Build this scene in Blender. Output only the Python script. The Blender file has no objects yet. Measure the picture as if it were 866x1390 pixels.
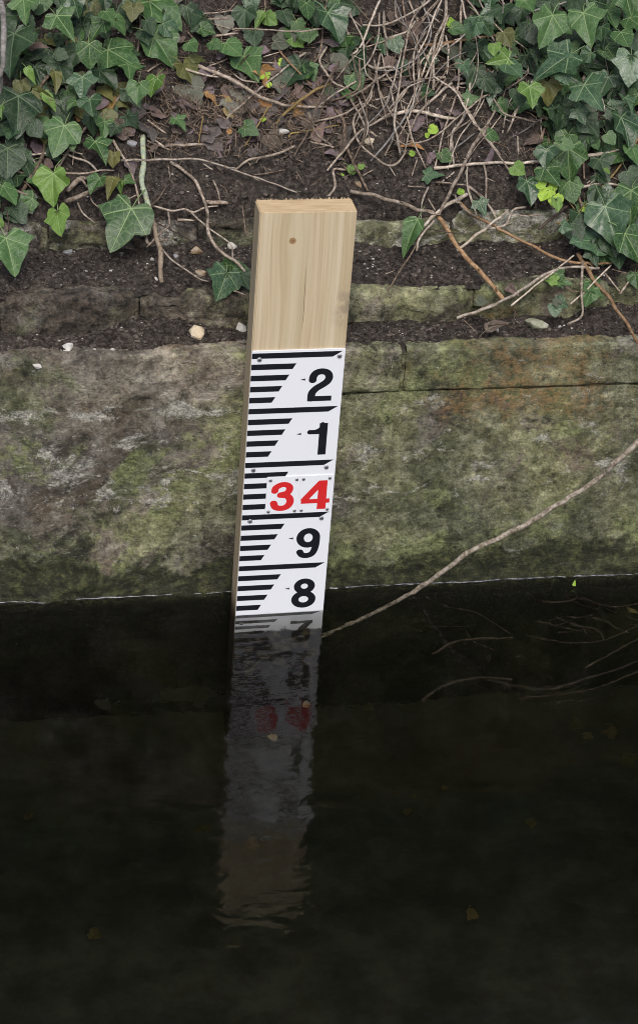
import bpy, bmesh, math, random
import numpy as np
from mathutils import Vector, Matrix, noise as mn
rnd = random.Random(11)
S = bpy.context.scene
COL = S.collection

# ------------------------------------------------------------------ camera
def rot(ax, a): return Matrix.Rotation(a, 3, ax)
CAM_R = rot('Z', -.2107) @ rot('X', math.pi/2 - .5963) @ rot('Z', .0794)
CAM_P = Vector((-.3085, -3.1979, 2.3801)); FPX = 3221.7
cd = bpy.data.cameras.new('camera'); cam = bpy.data.objects.new('camera', cd); COL.objects.link(cam)
cam.matrix_world = Matrix.Translation(CAM_P) @ CAM_R.to_4x4()
cd.sensor_fit = 'HORIZONTAL'; cd.sensor_width = 36; cd.lens = 36*FPX/866; cd.clip_end = 400; cd.clip_start = .05
S.camera = cam
RIGHT, UP, BACK = CAM_R @ Vector((1,0,0)), CAM_R @ Vector((0,1,0)), CAM_R @ Vector((0,0,1))

# ------------------------------------------------------------------ light: overcast
EL, AZ = math.radians(56), math.pi + .12
w = bpy.data.worlds.new('World'); S.world = w; w.use_nodes = True
nt = w.node_tree; bg = nt.nodes['Background']
sky = nt.nodes.new('ShaderNodeTexSky'); sky.sky_type = 'NISHITA'; sky.sun_disc = False
sky.sun_elevation = EL; sky.sun_rotation = AZ; sky.dust_density = 4; sky.air_density = 1.2
hs = nt.nodes.new('ShaderNodeHueSaturation'); hs.inputs['Saturation'].default_value = .9
nt.links.new(sky.outputs[0], hs.inputs['Color']); nt.links.new(hs.outputs[0], bg.inputs['Color'])
bg.inputs['Strength'].default_value = .105
sl = bpy.data.lights.new('sun', 'SUN'); sl.energy = 1.4; sl.angle = math.radians(32); sl.color = (1, .975, .94)
so = bpy.data.objects.new('sun', sl); COL.objects.link(so)
sd = Vector((math.sin(AZ)*math.cos(EL), math.cos(AZ)*math.cos(EL), math.sin(EL)))
so.rotation_euler = sd.to_track_quat('Z', 'Y').to_euler(); so.location = (0, -4, 6)
V = S.view_settings; V.view_transform = 'Standard'; V.look = 'None'; V.gamma = 1; V.exposure = 0.56
S.cycles.use_denoising = True; S.cycles.filter_width = 1.0; S.cycles.use_adaptive_sampling = False; S.cycles.max_bounces = 7; S.cycles.transmission_bounces = 5; S.cycles.diffuse_bounces = 3

# ------------------------------------------------------------------ helpers
def tag(o, label=None, cat=None, group=None, kind=None):
    for k, v in (('label', label), ('category', cat), ('group', group), ('kind', kind)):
        if v: o[k] = v
    return o
def link(name, me, mat=None, parent=None):
    o = bpy.data.objects.new(name, me); COL.objects.link(o)
    if mat and me: me.materials.clear(); me.materials.append(mat)
    if parent: o.parent = parent
    return o
def empty(name, loc, label, cat, group=None):
    o = bpy.data.objects.new(name, None); COL.objects.link(o); o.location = loc; o.empty_display_size = .05
    return tag(o, label, cat, group)
def mesh(name, v, f, smooth=True):
    me = bpy.data.meshes.new(name); me.from_pydata([tuple(a) for a in v], [], f); me.update()
    if smooth: me.polygons.foreach_set('use_smooth', [True]*len(me.polygons))
    return me
def ray(px, py):
    return (CAM_R @ Vector(((px-433)/FPX, -(py-695)/FPX, -1))).normalized()
def onY(px, py, Y=0):
    d = ray(px, py); return CAM_P + d*((Y-CAM_P.y)/d.y)
def onZ(px, py, Z=0):
    d = ray(px, py); return CAM_P + d*((Z-CAM_P.z)/d.z)
def under(px, py, depth):                      # a point below the water, seen through the bent ray
    d = ray(px, py); q = CAM_P + d*(-CAM_P.z/d.z)
    h = Vector((d.x, d.y, 0)); s1 = h.length/1.333; c1 = math.sqrt(1-s1*s1); h.normalize()
    return q + (h*s1 - Vector((0,0,c1)))*(depth/c1)
def pxm(p): return FPX/max(.1, (CAM_P-p).dot(BACK))          # pixels per metre at a point
def fbm(x, y, z, oct=4, lac=2.1, g=.5):
    a, s = 1.0, 0.0
    for i in range(oct):
        s += a*mn.noise((x, y, z)); x *= lac; y *= lac; z *= lac; a *= g
    return s
def lerp(a, b, t): return a+(b-a)*t
def sst(a, b, x):
    t = min(1, max(0, (x-a)/(b-a))); return t*t*(3-2*t)
PROF = [(0, .472), (.07, .546), (.185, .606), (.60, .90), (1.0, 1.35), (1.75, 3.1), (2.6, 3.7)]
def prof(y):
    if y < 0: return -9
    for (a, za), (b, zb) in zip(PROF, PROF[1:]):
        if y <= b: return lerp(za, zb, (y-a)/(b-a))
    return PROF[-1][1]
def bankz(x, y):                               # bare soil of the bank behind the top step
    return prof(y) + .016*fbm(x*5, y*5, 1, 3) + .005*fbm(x*38, y*38, 2, 3)*(1 if y < .9 else 2)
def hit(px, py, h=0.0):                        # ray against the bank's envelope raised by h
    d = ray(px, py); t0 = 2.6; t = t0; step = .02
    f = lambda t: (lambda p: p.z - prof(p.y) - h)(CAM_P + d*t)
    while t < 8:
        if f(t) < 0:
            a, b = t-step, t
            for _ in range(18):
                m = (a+b)/2
                if f(m) < 0: b = m
                else: a = m
            return CAM_P + d*b
        t += step
    return CAM_P + d*t

# node helpers
class NT:
    def __init__(s, name, rough=.85, spec=.3):
        s.m = bpy.data.materials.new(name); s.m.use_nodes = True; s.t = s.m.node_tree; s.b = s.t.nodes['Principled BSDF']
        s.b.inputs['Roughness'].default_value = rough; s.b.inputs['Specular IOR Level'].default_value = spec
        s.geo = s.t.nodes.new('ShaderNodeNewGeometry'); s.tc = s.t.nodes.new('ShaderNodeTexCoord'); s.oi = s.t.nodes.new('ShaderNodeObjectInfo')
        s.pos = s.geo.outputs['Position']; s.obj = s.tc.outputs['Object']; s.uv = s.tc.outputs['UV']; s.rand = s.oi.outputs['Random']
    def _in(s, sock, v):
        if hasattr(v, 'is_output'): s.t.links.new(v, sock)
        else:
            if isinstance(v, tuple) and len(v) == 3 and sock.type == 'RGBA': v = v+(1,)
            sock.default_value = v
    def math(s, op, a, b=0.0, c=None, clamp=False):
        n = s.t.nodes.new('ShaderNodeMath'); n.operation = op; n.use_clamp = clamp; s._in(n.inputs[0], a); s._in(n.inputs[1], b)
        if c is not None: s._in(n.inputs[2], c)
        return n.outputs[0]
    def map(s, x, a, b, c=0.0, d=1.0, smooth=True):
        n = s.t.nodes.new('ShaderNodeMapRange'); n.interpolation_type = 'SMOOTHSTEP' if smooth else 'LINEAR'
        for i, v in enumerate((x, a, b, c, d)): s._in(n.inputs[i], v)
        return n.outputs[0]
    def noise(s, scale, detail=4, rough=.55, vec=None, dist=0.0, out=0):
        n = s.t.nodes.new('ShaderNodeTexNoise'); s._in(n.inputs['Vector'], vec or s.pos)
        n.inputs['Scale'].default_value = scale; n.inputs['Detail'].default_value = detail
        n.inputs['Roughness'].default_value = rough; n.inputs['Distortion'].default_value = dist
        return n.outputs[out]
    def voro(s, scale, feat='F1', vec=None):
        n = s.t.nodes.new('ShaderNodeTexVoronoi'); n.feature = feat; s._in(n.inputs['Vector'], vec or s.pos); n.inputs['Scale'].default_value = scale
        return n.outputs['Distance']
    def vmath(s, op, a, b, out=0):
        n = s.t.nodes.new('ShaderNodeVectorMath'); n.operation = op; s._in(n.inputs[0], a); s._in(n.inputs[1], b); return n.outputs[out]
    def xyz(s, v):
        n = s.t.nodes.new('ShaderNodeSeparateXYZ'); s._in(n.inputs[0], v); return n.outputs
    def comb(s, x, y, z):
        n = s.t.nodes.new('ShaderNodeCombineXYZ')
        for i, v in enumerate((x, y, z)): s._in(n.inputs[i], v)
        return n.outputs[0]
    def ramp(s, f, stops):
        n = s.t.nodes.new('ShaderNodeValToRGB'); e = n.color_ramp.elements
        for i, (p, c) in enumerate(stops):
            q = e[i] if i < 2 else e.new(p)
            q.position = p; q.color = (*c, 1)
        s._in(n.inputs[0], f); return n.outputs[0]
    def mix(s, f, a, b, mode='MIX'):
        n = s.t.nodes.new('ShaderNodeMix'); n.data_type = 'RGBA'; n.blend_type = mode; n.clamp_factor = True
        s._in(n.inputs[0], f); s._in(n.inputs[6], a); s._in(n.inputs[7], b); return n.outputs[2]
    def attr(s, name, out='Color'):
        n = s.t.nodes.new('ShaderNodeAttribute'); n.attribute_name = name; return n.outputs[out]
    def bump(s, h, dist=.002, strength=1.0, prev=None):
        n = s.t.nodes.new('ShaderNodeBump'); n.inputs['Distance'].default_value = dist; n.inputs['Strength'].default_value = strength
        s._in(n.inputs['Height'], h)
        if prev: s.t.links.new(prev, n.inputs['Normal'])
        s.t.links.new(n.outputs[0], s.b.inputs['Normal']); return n.outputs[0]
    def color(s, c): s._in(s.b.inputs['Base Color'], c); return s
    def rough(s, r): s._in(s.b.inputs['Roughness'], r); return s

# ------------------------------------------------------------------ materials
def wall_mat(name, dry, lime=0.0):
    n = NT(name, .9, .25); X, Y, Z = n.xyz(n.pos)[0:3]
    off = lambda x, y, z: n.vmath('ADD', n.pos, (x, y, z))
    med = n.noise(13, 9, .68, dist=.5); fine = n.noise(85, 6, .75); grain = n.noise(300, 3, .7); blot = n.noise(34, 7, .72, off(4, 4, 4), .3)
    side = n.map(X, .0, .55)                                        # the stretch past the gauge is greener
    c = n.ramp(med, [(.36, (.09, .078, .062)), (.47, (.20, .178, .145)), (.56, (.29, .265, .22)), (.66, (.42, .395, .34))])
    c = n.mix(n.map(blot, .50, .62, 0.0, .6), c, (.10, .082, .062))
    c = n.mix(n.map(n.noise(5.1, 7, .65, off(3, 1, 7)), .50, .64, 0.0, .5), c, (.17, .12, .075))           # soil-brown stain
    gb = n.noise(5.5, 9, .66, off(11, 4, 2), .7)                                                            # moss and algae
    lo = n.map(Z, .44, .16) if not dry else .3
    amt = n.math('ADD', gb, n.math('ADD', n.math('MULTIPLY', side, .115), n.math('MULTIPLY', lo, .05)))
    amt = n.math('ADD', amt, n.math('MULTIPLY', n.math('SUBTRACT', fine, .5), .16))
    green = n.ramp(n.noise(26, 8, .74), [(.36, (.058, .062, .028)), (.47, (.138, .145, .08)), (.56, (.222, .23, .14)), (.66, (.37, .37, .26))])
    patch = n.noise(4.2, 7, .62, off(21, 3, 9), .6)
    c = n.mix(1.0, c, n.ramp(patch, [(.38, (.62, .62, .64)), (.5, (1, 1, 1)), (.62, (1.5, 1.47, 1.4))]), 'MULTIPLY')
    c = n.mix(n.map(amt, .51, .61, 0.0, .85), c, n.mix(1.0, green, n.ramp(patch, [(.40, (.6, .62, .6)), (.5, (1, 1, 1)), (.6, (1.42, 1.4, 1.25))]), 'MULTIPLY'))
    bright = n.map(n.noise(6, 9, .68, off(1, 8, 5)), .52, .59)
    c = n.mix(n.math('MULTIPLY', n.math('MULTIPLY', bright, n.map(amt, .5, .6)), .62), c, n.mix(fine, (.14, .165, .06), (.34, .37, .175)))
    d = n.vmath('LENGTH', n.vmath('MULTIPLY', n.vmath('SUBTRACT', n.pos, (.70, 0, .40)), (1, 0, 1.9)), (0, 0, 0), 1)   # rusty bloom
    rb = n.math('MULTIPLY', n.map(n.math('ADD', d, n.math('MULTIPLY', n.math('SUBTRACT', med, .5), .5)), .19, .05), n.map(fine, .38, .56))
    c = n.mix(n.math('MULTIPLY', rb, .75), c, (.24, .14, .065))
    c = n.mix(n.map(n.noise(6.5, 9, .72, off(5, 5, 0), .5), .55, .63, 0.0, .85), c, (.034, .036, .024))    # dark lichen blotches
    c = n.mix(n.map(n.noise(30, 7, .74, off(1, 2, 3)), .57, .64, 0.0, .7), c, (.04, .037, .026))
    band = n.math('MAXIMUM', n.map(n.math('ABSOLUTE', n.math('SUBTRACT', Z, .368)), .035, .0), n.map(n.math('ABSOLUTE', n.math('SUBTRACT', Z, .25)), .14, .02))
    wm = n.noise(13, 12, .78, n.vmath('MULTIPLY', off(2, 9, 4), (1, 1, 1.7)), .4)                           # lime bloom: pale crusts
    wm = n.math('ADD', wm, n.math('ADD', lime, n.math('MULTIPLY', n.math('MULTIPLY', band, n.map(X, .65, .1, .55, 1.0)), .085)))
    c = n.mix(n.map(wm, .60, .655, 0.0, .8), c, n.ramp(grain, [(.35, (.30, .29, .25)), (.6, (.52, .51, .46))]))
    c = n.mix(n.map(n.noise(110, 5, .75, off(8, 2, 4)), .61, .68, 0.0, .65), c, (.44, .43, .38))
    if dry:                                                           # washed-down soil
        sx = n.map(X, .34, .30, .0, .10)
        c = n.mix(n.map(n.math('ADD', n.noise(9, 7, .68, off(7, 7, 1)), sx), .52, .63, 0.0, .85), c, n.ramp(fine, [(.38, (.022, .018, .015)), (.6, (.085, .068, .055))]))
    else:                                                             # algae skirt above the waterline, ragged top edge
        zz = n.math('ADD', Z, n.math('MULTIPLY', n.math('SUBTRACT', n.noise(7, 9, .66, off(0, 3, 1)), .5), -.26))
        sk = n.map(zz, .088, .066)
        c = n.mix(n.math('MULTIPLY', sk, .9), c, n.ramp(n.noise(45, 7, .75), [(.38, (.012, .014, .008)), (.5, (.035, .039, .02)), (.62, (.10, .105, .045))]))
        c = n.mix(n.map(Z, -.004, -.03, 0.0, .9), c, n.ramp(blot, [(.4, (.012, .012, .009)), (.6, (.035, .033, .024))]))     # silt coat under water
        n.rough(n.map(sk, 0, 1, .92, .6))
    c = n.mix(.75, c, n.ramp(grain, [(.35, (.55, .55, .55)), (.62, (1.0, 1.0, 1.0))]), 'MULTIPLY')
    c = n.mix(1.0, c, n.ramp(fine, [(.38, (.72, .72, .72)), (.49, (1.2, 1.2, 1.2)), (.62, (1.65, 1.62, 1.58))]), 'MULTIPLY')
    n.color(c)
    h = n.math('ADD', n.math('MULTIPLY', fine, 1.0), n.math('ADD', n.math('MULTIPLY', grain, .35), n.math('MULTIPLY', blot, 1.2)))
    n.bump(h, .008, 1.0); return n.m
M = {}
M['wall'] = wall_mat('weathered_render', False)
M['stone'] = wall_mat('weathered_stone', True)
M['coping'] = wall_mat('weathered_coping', False)
M['pale_stone'] = wall_mat('limy_stone', True, .085)

def soil_mat():
    n = NT('dark_soil', .95, .2)
    a = n.noise(14, 6, .6); b = n.noise(120, 6, .75); g = n.noise(420, 3, .7)
    c = n.ramp(b, [(.38, (.012,.0095,.008)), (.5, (.042,.034,.029)), (.60, (.095,.078,.067))])
    c = n.mix(n.math('MULTIPLY', n.map(a, .45, .7), .5), c, (.06, .05, .043))
    c = n.mix(n.math('MULTIPLY', n.map(g, .63, .69), .7), c, (.32, .30, .27))
    n.color(c); n.bump(n.math('ADD', b, n.math('MULTIPLY', g, .5)), .006, 1); return n.m
M['soil'] = soil_mat()
def crumb_mat(name, stops):
    n = NT(name, .95, .2); n.color(n.mix(.7, n.ramp(n.noise(35, 2, .9), stops), n.ramp(n.noise(300, 3), [(.35, (.4,.4,.4)), (.65, (1,1,1))]), 'MULTIPLY')); return n.m
M['crumb'] = crumb_mat('soil_crumb', [(.38, (.02,.016,.0135)), (.5, (.06,.048,.041)), (.60, (.15,.125,.108))])
M['chalk'] = crumb_mat('chalk_fleck', [(.38, (.28,.25,.21)), (.5, (.45,.42,.37)), (.62, (.62,.6,.56))])

def stone_mat(name, c1, c2, c3):
    n = NT(name, .8, .35); f = n.noise(90, 6, .7); k = n.noise(40, 4)
    c = n.mix(n.map(k, .5, .65), n.ramp(f, [(.3, c1), (.7, c2)]), c3); n.color(c); n.bump(f, .003, .7); return n.m
M['pebble_white'] = stone_mat('white_flint', (.32,.30,.27), (.62,.60,.56), (.5,.47,.42))
M['pebble_cream'] = stone_mat('cream_flint', (.45,.36,.24), (.66,.55,.40), (.55,.47,.36))
M['pebble_grey'] = stone_mat('grey_flint', (.16,.16,.17), (.34,.34,.35), (.4,.39,.38))
M['pebble_brown'] = stone_mat('brown_flint', (.12,.075,.04), (.30,.21,.13), (.40,.33,.25))
M['pebble_green'] = stone_mat('mossy_flint', (.2,.21,.13), (.42,.42,.32), (.55,.53,.47))

def bark(name, stops, lichen=False, wet=False):
    n = NT(name, .5 if wet else .8, .3)
    n1 = n.noise(160, 5, .65, n.vmath('ADD', n.pos, n.comb(n.rand, n.rand, 0.0))); n2 = n.noise(40, 3)
    c = n.ramp(n1, stops); v = n.map(n.rand, 0, 1, .62, 1.12, False)
    c = n.mix(1.0, c, n.comb(v, v, v), 'MULTIPLY')
    c = n.mix(n.math('MULTIPLY', n.map(n2, .56, .68), .55), c, tuple(x*.35 for x in stops[0][1]))
    if lichen:
        Z = n.xyz(n.pos)[2]
        k = n.math('ADD', n.noise(70, 6, .7), n.map(Z, .58, .66, -.3, .14))
        c = n.mix(n.map(k, .5, .58), c, n.ramp(n.noise(200, 4), [(.35, (.22,.27,.2)), (.55, (.34,.38,.28)), (.7, (.42,.42,.16))]))
    n.color(c); n.bump(n1, .0015, .8); return n.m
M['twig_pale'] = bark('pale_bark', [(.36, (.25,.195,.145)), (.5, (.44,.37,.30)), (.64, (.60,.53,.46))])
M['twig_tan'] = bark('tan_bark', [(.36, (.15,.112,.083)), (.5, (.30,.24,.188)), (.64, (.46,.39,.325))])
M['twig_brown'] = bark('brown_bark', [(.36, (.08,.055,.038)), (.5, (.17,.122,.088)), (.64, (.29,.22,.165))])
M['twig_orange'] = bark('orange_bark', [(.3, (.16,.09,.045)), (.52, (.30,.185,.10)), (.72, (.40,.29,.18))])
M['twig_ochre'] = bark('ochre_bark', [(.3, (.22,.15,.05)), (.52, (.34,.24,.09)), (.72, (.42,.33,.17))])
M['twig_dark'] = bark('dark_bark', [(.3, (.03,.02,.016)), (.52, (.07,.05,.04)), (.72, (.12,.09,.075))])
M['twig_grey'] = bark('grey_bark', [(.3, (.13,.12,.11)), (.52, (.25,.23,.215)), (.72, (.38,.36,.34))])
M['twig_lichen'] = bark('lichen_bark', [(.3, (.11,.085,.06)), (.52, (.24,.185,.135)), (.72, (.36,.3,.24))], lichen=True)
M['twig_wet'] = bark('sodden_bark', [(.3, (.022,.015,.009)), (.52, (.042,.029,.018)), (.72, (.062,.044,.028))], wet=True)
M['branch'] = bark('branch_bark', [(.38, (.17,.135,.10)), (.5, (.33,.275,.215)), (.62, (.50,.45,.38))])

def leaf_mat(name, lo, hi, vein, veinw=1.0, rough=.42, spots=.5, ang=(0, .92, 2.0), spec=.33):
    n = NT(name, rough, spec); ux, uy, _ = n.xyz(n.uv)[0:3]
    ax = n.math('ABSOLUTE', ux); r = n.math('SQRT', n.math('ADD', n.math('MULTIPLY', ux, ux), n.math('MULTIPLY', uy, uy)))
    th = n.math('ARCTAN2', ax, uy); dm = None
    for a in ang:
        d = n.math('MULTIPLY', r, n.math('ABSOLUTE', n.math('SINE', n.math('SUBTRACT', th, a))))
        d = n.math('ADD', d, n.map(n.math('COSINE', n.math('SUBTRACT', th, a)), .3, .0, 0.0, 1.0))
        dm = d if dm is None else n.math('MINIMUM', dm, d)
    wv = n.math('SUBTRACT', .021*veinw, n.math('MULTIPLY', r, .014*veinw))
    vm = n.map(n.math('DIVIDE', dm, wv), 1.0, .35)
    uvv = n.vmath('ADD', n.uv, n.comb(n.rand, n.rand, n.rand))
    ve = n.voro(7.5, 'DISTANCE_TO_EDGE', uvv)
    v2 = n.math('MULTIPLY', n.map(ve, .055, .0), .38)
    nz = n.noise(3.0, 5, .6, n.vmath('ADD', n.uv, n.comb(n.math('MULTIPLY', n.rand, 40), 0.0, 0.0)))
    c = n.ramp(nz, [(.3, lo), (.7, hi)])
    hv = n.map(n.rand, 0, 1, .55, 1.4, False); c = n.mix(1.0, c, n.comb(hv, n.map(n.rand, 0, 1, .62, 1.25, False), hv), 'MULTIPLY')
    c = n.mix(n.math('MAXIMUM', n.math('MULTIPLY', vm, .8), v2), c, vein)
    sp = n.noise(6, 6, .75, n.vmath('ADD', n.uv, n.comb(n.math('MULTIPLY', n.rand, 17), 3.0, 0.0)))
    c = n.mix(n.math('MULTIPLY', n.map(sp, .61, .68), spots), c, (.17, .13, .07))
    n.color(c); n.rough(n.map(nz, .3, .7, rough-.06, rough+.14))
    n.bump(n.math('SUBTRACT', n.math('MULTIPLY', ve, .5), n.math('MULTIPLY', vm, .25)), .002, .8); return n.m
LM = {
 'dark':  leaf_mat('ivy_leaf_dark', (.012,.029,.012), (.026,.053,.022), (.10,.145,.072)),
 'mid':   leaf_mat('ivy_leaf_mid', (.025,.068,.019), (.052,.110,.032), (.20,.28,.12)),
 'blue':  leaf_mat('ivy_leaf_bluish', (.024,.058,.026), (.048,.098,.043), (.18,.25,.13), rough=.33, spec=.45),
 'light': leaf_mat('ivy_leaf_light', (.06,.13,.02), (.11,.20,.038), (.26,.35,.14)),
 'bright':leaf_mat('spring_leaf', (.19,.33,.025), (.30,.45,.05), (.38,.52,.14), spots=.05, rough=.55),
 'olive': leaf_mat('ivy_leaf_olive', (.055,.065,.015), (.10,.105,.03), (.18,.18,.08)),
 'grey':  leaf_mat('ivy_leaf_faded', (.075,.082,.06), (.13,.14,.105), (.2,.2,.15), rough=.7, spec=.2),
 'dead':  leaf_mat('dead_leaf', (.07,.052,.042), (.145,.112,.092), (.22,.18,.14), rough=.8, spots=.5, spec=.2),
 'purple':leaf_mat('dead_leaf_purplish', (.075,.058,.057), (.16,.132,.13), (.2,.17,.16), rough=.75, spec=.25),
 'rust':  leaf_mat('dead_leaf_rusty', (.19,.095,.03), (.33,.19,.07), (.4,.28,.14), rough=.7, spec=.25),
 'yellow':leaf_mat('sunken_leaf_yellow', (.14,.115,.045), (.27,.22,.09), (.3,.26,.14), rough=.7),
}
def water_mat():
    n = NT('river_water', 0.0, .5); n.b.inputs['Transmission Weight'].default_value = 1; n.b.inputs['IOR'].default_value = 1.333
    n.color((1, 1, 1))
    p1 = n.vmath('MULTIPLY', n.pos, (.75, 1.35, 1)); a = n.noise(21, 2, .45, p1, .6); b = n.noise(75, 2, .5, p1, .4); g = n.noise(3.5, 2, .5)
    amp = n.map(g, .35, .65, .55, 1.0)
    h = n.math('MULTIPLY', n.math('ADD', n.math('MULTIPLY', a, 1.0), n.math('MULTIPLY', b, .25)), amp)
    n.bump(h, .00105, 1.0)
    va = n.t.nodes.new('ShaderNodeVolumeAbsorption'); va.inputs['Color'].default_value = (.48, .49, .42, 1); va.inputs['Density'].default_value = 5.4
    n.t.links.new(va.outputs[0], n.t.nodes['Material Output'].inputs['Volume']); return n.m
M['water'] = water_mat()
def bed_mat():
    n = NT('river_silt', .95, .1); n.color(n.ramp(n.noise(12, 6, .65), [(.36, (.08,.08,.062)), (.5, (.115,.115,.092)), (.64, (.165,.165,.135))])); return n.m
M['bed'] = bed_mat()

def wood_mat():
    n = NT('sawn_softwood', .72, .3); X, Y, Z = n.xyz(n.obj)[0:3]
    kx = n.math('SUBTRACT', X, .053); kz = n.math('SUBTRACT', Z, .192)
    k2 = n.math('ADD', n.math('MULTIPLY', n.math('MULTIPLY', kx, kx), 1.0), n.math('MULTIPLY', n.math('MULTIPLY', kz, kz), .10))
    bulge = n.math('MULTIPLY', n.math('DIVIDE', kx, n.math('ADD', n.math('MULTIPLY', k2, 2600), .6)), -.5)
    wob = n.math('MULTIPLY', n.math('SUBTRACT', n.noise(2.6, 1, .4, n.comb(n.math('MULTIPLY', X, 2.0), 0.0, n.math('MULTIPLY', Z, 1.0))), .5), .022)
    u = n.math('ADD', n.math('ADD', X, bulge), wob)
    # heartwood cathedral round the middle
    gx = n.comb(n.math('MULTIPLY', u, 1.0), n.math('MULTIPLY', Y, 1.0), n.math('MULTIPLY', Z, .018))
    g1 = n.noise(150, 3, .6, gx); g2 = n.noise(420, 3, .6, gx); g3 = n.noise(26, 3, .5, gx)
    c = n.ramp(g1, [(.33, (.45,.35,.225)), (.5, (.535,.435,.295)), (.66, (.58,.49,.35))])
    c = n.mix(n.map(g2, .54, .68, 0.0, .3), c, (.38,.29,.17))
    c = n.mix(n.map(g3, .45, .62, 0.0, .3), c, (.46,.40,.26))
    c = n.mix(n.map(n.math('ABSOLUTE', n.math('SUBTRACT', u, .082)), .012, .0, 0.0, .22), c, (.36,.23,.11))
    # check down the middle
    cr = n.math('ABSOLUTE', n.math('SUBTRACT', n.math('ADD', X, n.math('MULTIPLY', n.math('SUBTRACT', n.noise(14, 3), .5), .006)), .0775))
    crm = n.math('MULTIPLY', n.map(cr, .0007, .0002), n.math('MULTIPLY', n.map(Z, .03, .06), n.map(Z, .16, .12)))
    c = n.mix(n.math('MULTIPLY', crm, .75), c, (.10,.065,.035))
    # knot
    kd = n.math('SQRT', n.math('ADD', n.math('MULTIPLY', kx, kx), n.math('MULTIPLY', kz, kz)))
    front = n.map(Y, .004, .001)
    c = n.mix(n.math('MULTIPLY', n.map(kd, .0062, .0045), front), c, n.ramp(n.math('FRACT', n.math('MULTIPLY', kd, 600)), [(.2, (.22,.12,.05)), (.8, (.36,.22,.11))]))
    c = n.mix(n.math('MULTIPLY', n.map(kd, .0015, .0007), front), c, (.05,.03,.02))
    # handling smudge low on one edge, and a greenish treatment cast
    sm = n.math('MULTIPLY', n.math('MULTIPLY', n.map(X, .115, .145), n.map(n.math('ABSOLUTE', n.math('SUBTRACT', Z, .075)), .05, .01)), n.map(n.noise(45, 6, .7), .42, .62))
    c = n.mix(n.math('MULTIPLY', sm, .6), c, (.19,.16,.13))
    end = n.map(n.xyz(n.tc.outputs['Normal'])[2], .7, .95)
    c = n.mix(end, c, n.ramp(n.noise(70, 5, .6, n.comb(n.math('MULTIPLY', X, .35), n.math('MULTIPLY', Y, 2.6), 0.0)), [(.3, (.42,.29,.16)), (.6, (.56,.42,.26)), (.75, (.62,.5,.34))]))
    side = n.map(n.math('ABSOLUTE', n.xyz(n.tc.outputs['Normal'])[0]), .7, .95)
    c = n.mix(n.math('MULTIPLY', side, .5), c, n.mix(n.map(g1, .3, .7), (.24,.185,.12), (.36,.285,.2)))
    wz = n.xyz(n.pos)[2]
    st = n.math('ADD', wz, n.math('MULTIPLY', n.math('SUBTRACT', n.noise(30, 5), .5), .05))
    c = n.mix(n.map(st, .045, .0, 0.0, .8), c, (.085,.052,.022)); c = n.mix(n.map(st, -.01, -.05, 0.0, .9), c, (.014,.012,.009))
    n.color(c); n.bump(n.math('ADD', g1, n.math('MULTIPLY', g2, .6)), .0008, .6); return n.m
M['wood'] = wood_mat()
def plate_mat(name, base):
    n = NT(name, .34, .45); wz = n.xyz(n.pos)[2]
    dirt = n.noise(22, 6, .65); c = n.mix(n.map(dirt, .55, .75, 0.0, .10), base, tuple(x*.75+.02 for x in base))
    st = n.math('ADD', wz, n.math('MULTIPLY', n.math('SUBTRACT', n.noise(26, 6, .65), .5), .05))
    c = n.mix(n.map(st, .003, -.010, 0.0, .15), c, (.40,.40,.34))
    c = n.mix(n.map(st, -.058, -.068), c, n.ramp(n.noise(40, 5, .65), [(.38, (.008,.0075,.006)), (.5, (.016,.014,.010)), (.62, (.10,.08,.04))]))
    n.color(c); n.rough(n.map(dirt, .4, .7, .3, .45)); return n.m
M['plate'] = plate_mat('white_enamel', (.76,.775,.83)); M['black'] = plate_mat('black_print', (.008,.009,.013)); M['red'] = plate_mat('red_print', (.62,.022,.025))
n = NT('screw_steel', .35, .5); n.b.inputs['Metallic'].default_value = .35; n.color(n.ramp(n.noise(500, 3), [(.3, (.2,.2,.22)), (.7, (.42,.42,.45))])); M['screw'] = n.m
n = NT('screw_slot', .7, .2); n.color((.02, .02, .022)); M['slot'] = n.m
n = NT('waterline_sheen', .25, .5); n.color(n.ramp(n.noise(90, 4), [(.44, (.02,.02,.024)), (.52, (.07,.073,.085)), (.60, (.15,.158,.19))])); M['sheen'] = n.m  # bluish grey painted in place of the meniscus catching the sky

# ------------------------------------------------------------------ the wall
def wallY(x, z):
    return .0035*fbm(x*4, z*4, 3, 3) + .0028*fbm(x*19, z*24, 5, 4, 2.2, .6) + .0016*max(0, fbm(x*60, z*60, 9, 2)) - .006*sst(.35, .9, fbm(x*7, z*11, 20, 3))
def grid(xs, zs, fn, name):
    v = [fn(x, z) for z in zs for x in xs]; nx = len(xs)
    f = [(j*nx+i, j*nx+i+1, (j+1)*nx+i+1, (j+1)*nx+i) for j in range(len(zs)-1) for i in range(nx-1)]
    return mesh(name, v, f)
def frange(a, b, s):
    k = max(1, round((b-a)/s)); return [a+(b-a)*i/k for i in range(k+1)]
XS = frange(-1.6, -.22, .03)[:-1] + frange(-.22, 1.08, .0048)[:-1] + frange(1.08, 2.6, .03)
ZS = frange(-.75, -.06, .03)[:-1] + frange(-.06, .391, .0048)
wall = empty('retaining_wall', (.4, .2, -.75), 'mossy grey stepped retaining wall rising from the dark water', 'wall')
def add(o, parent):
    o.parent = parent; o.matrix_parent_inverse = Matrix.Translation(-Vector(parent.location)); return o
me = grid(XS, ZS, lambda x, z: (x, wallY(x, z), z), 'rendered_face')
add(link('rendered_face', me, M['wall']), wall)
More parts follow.
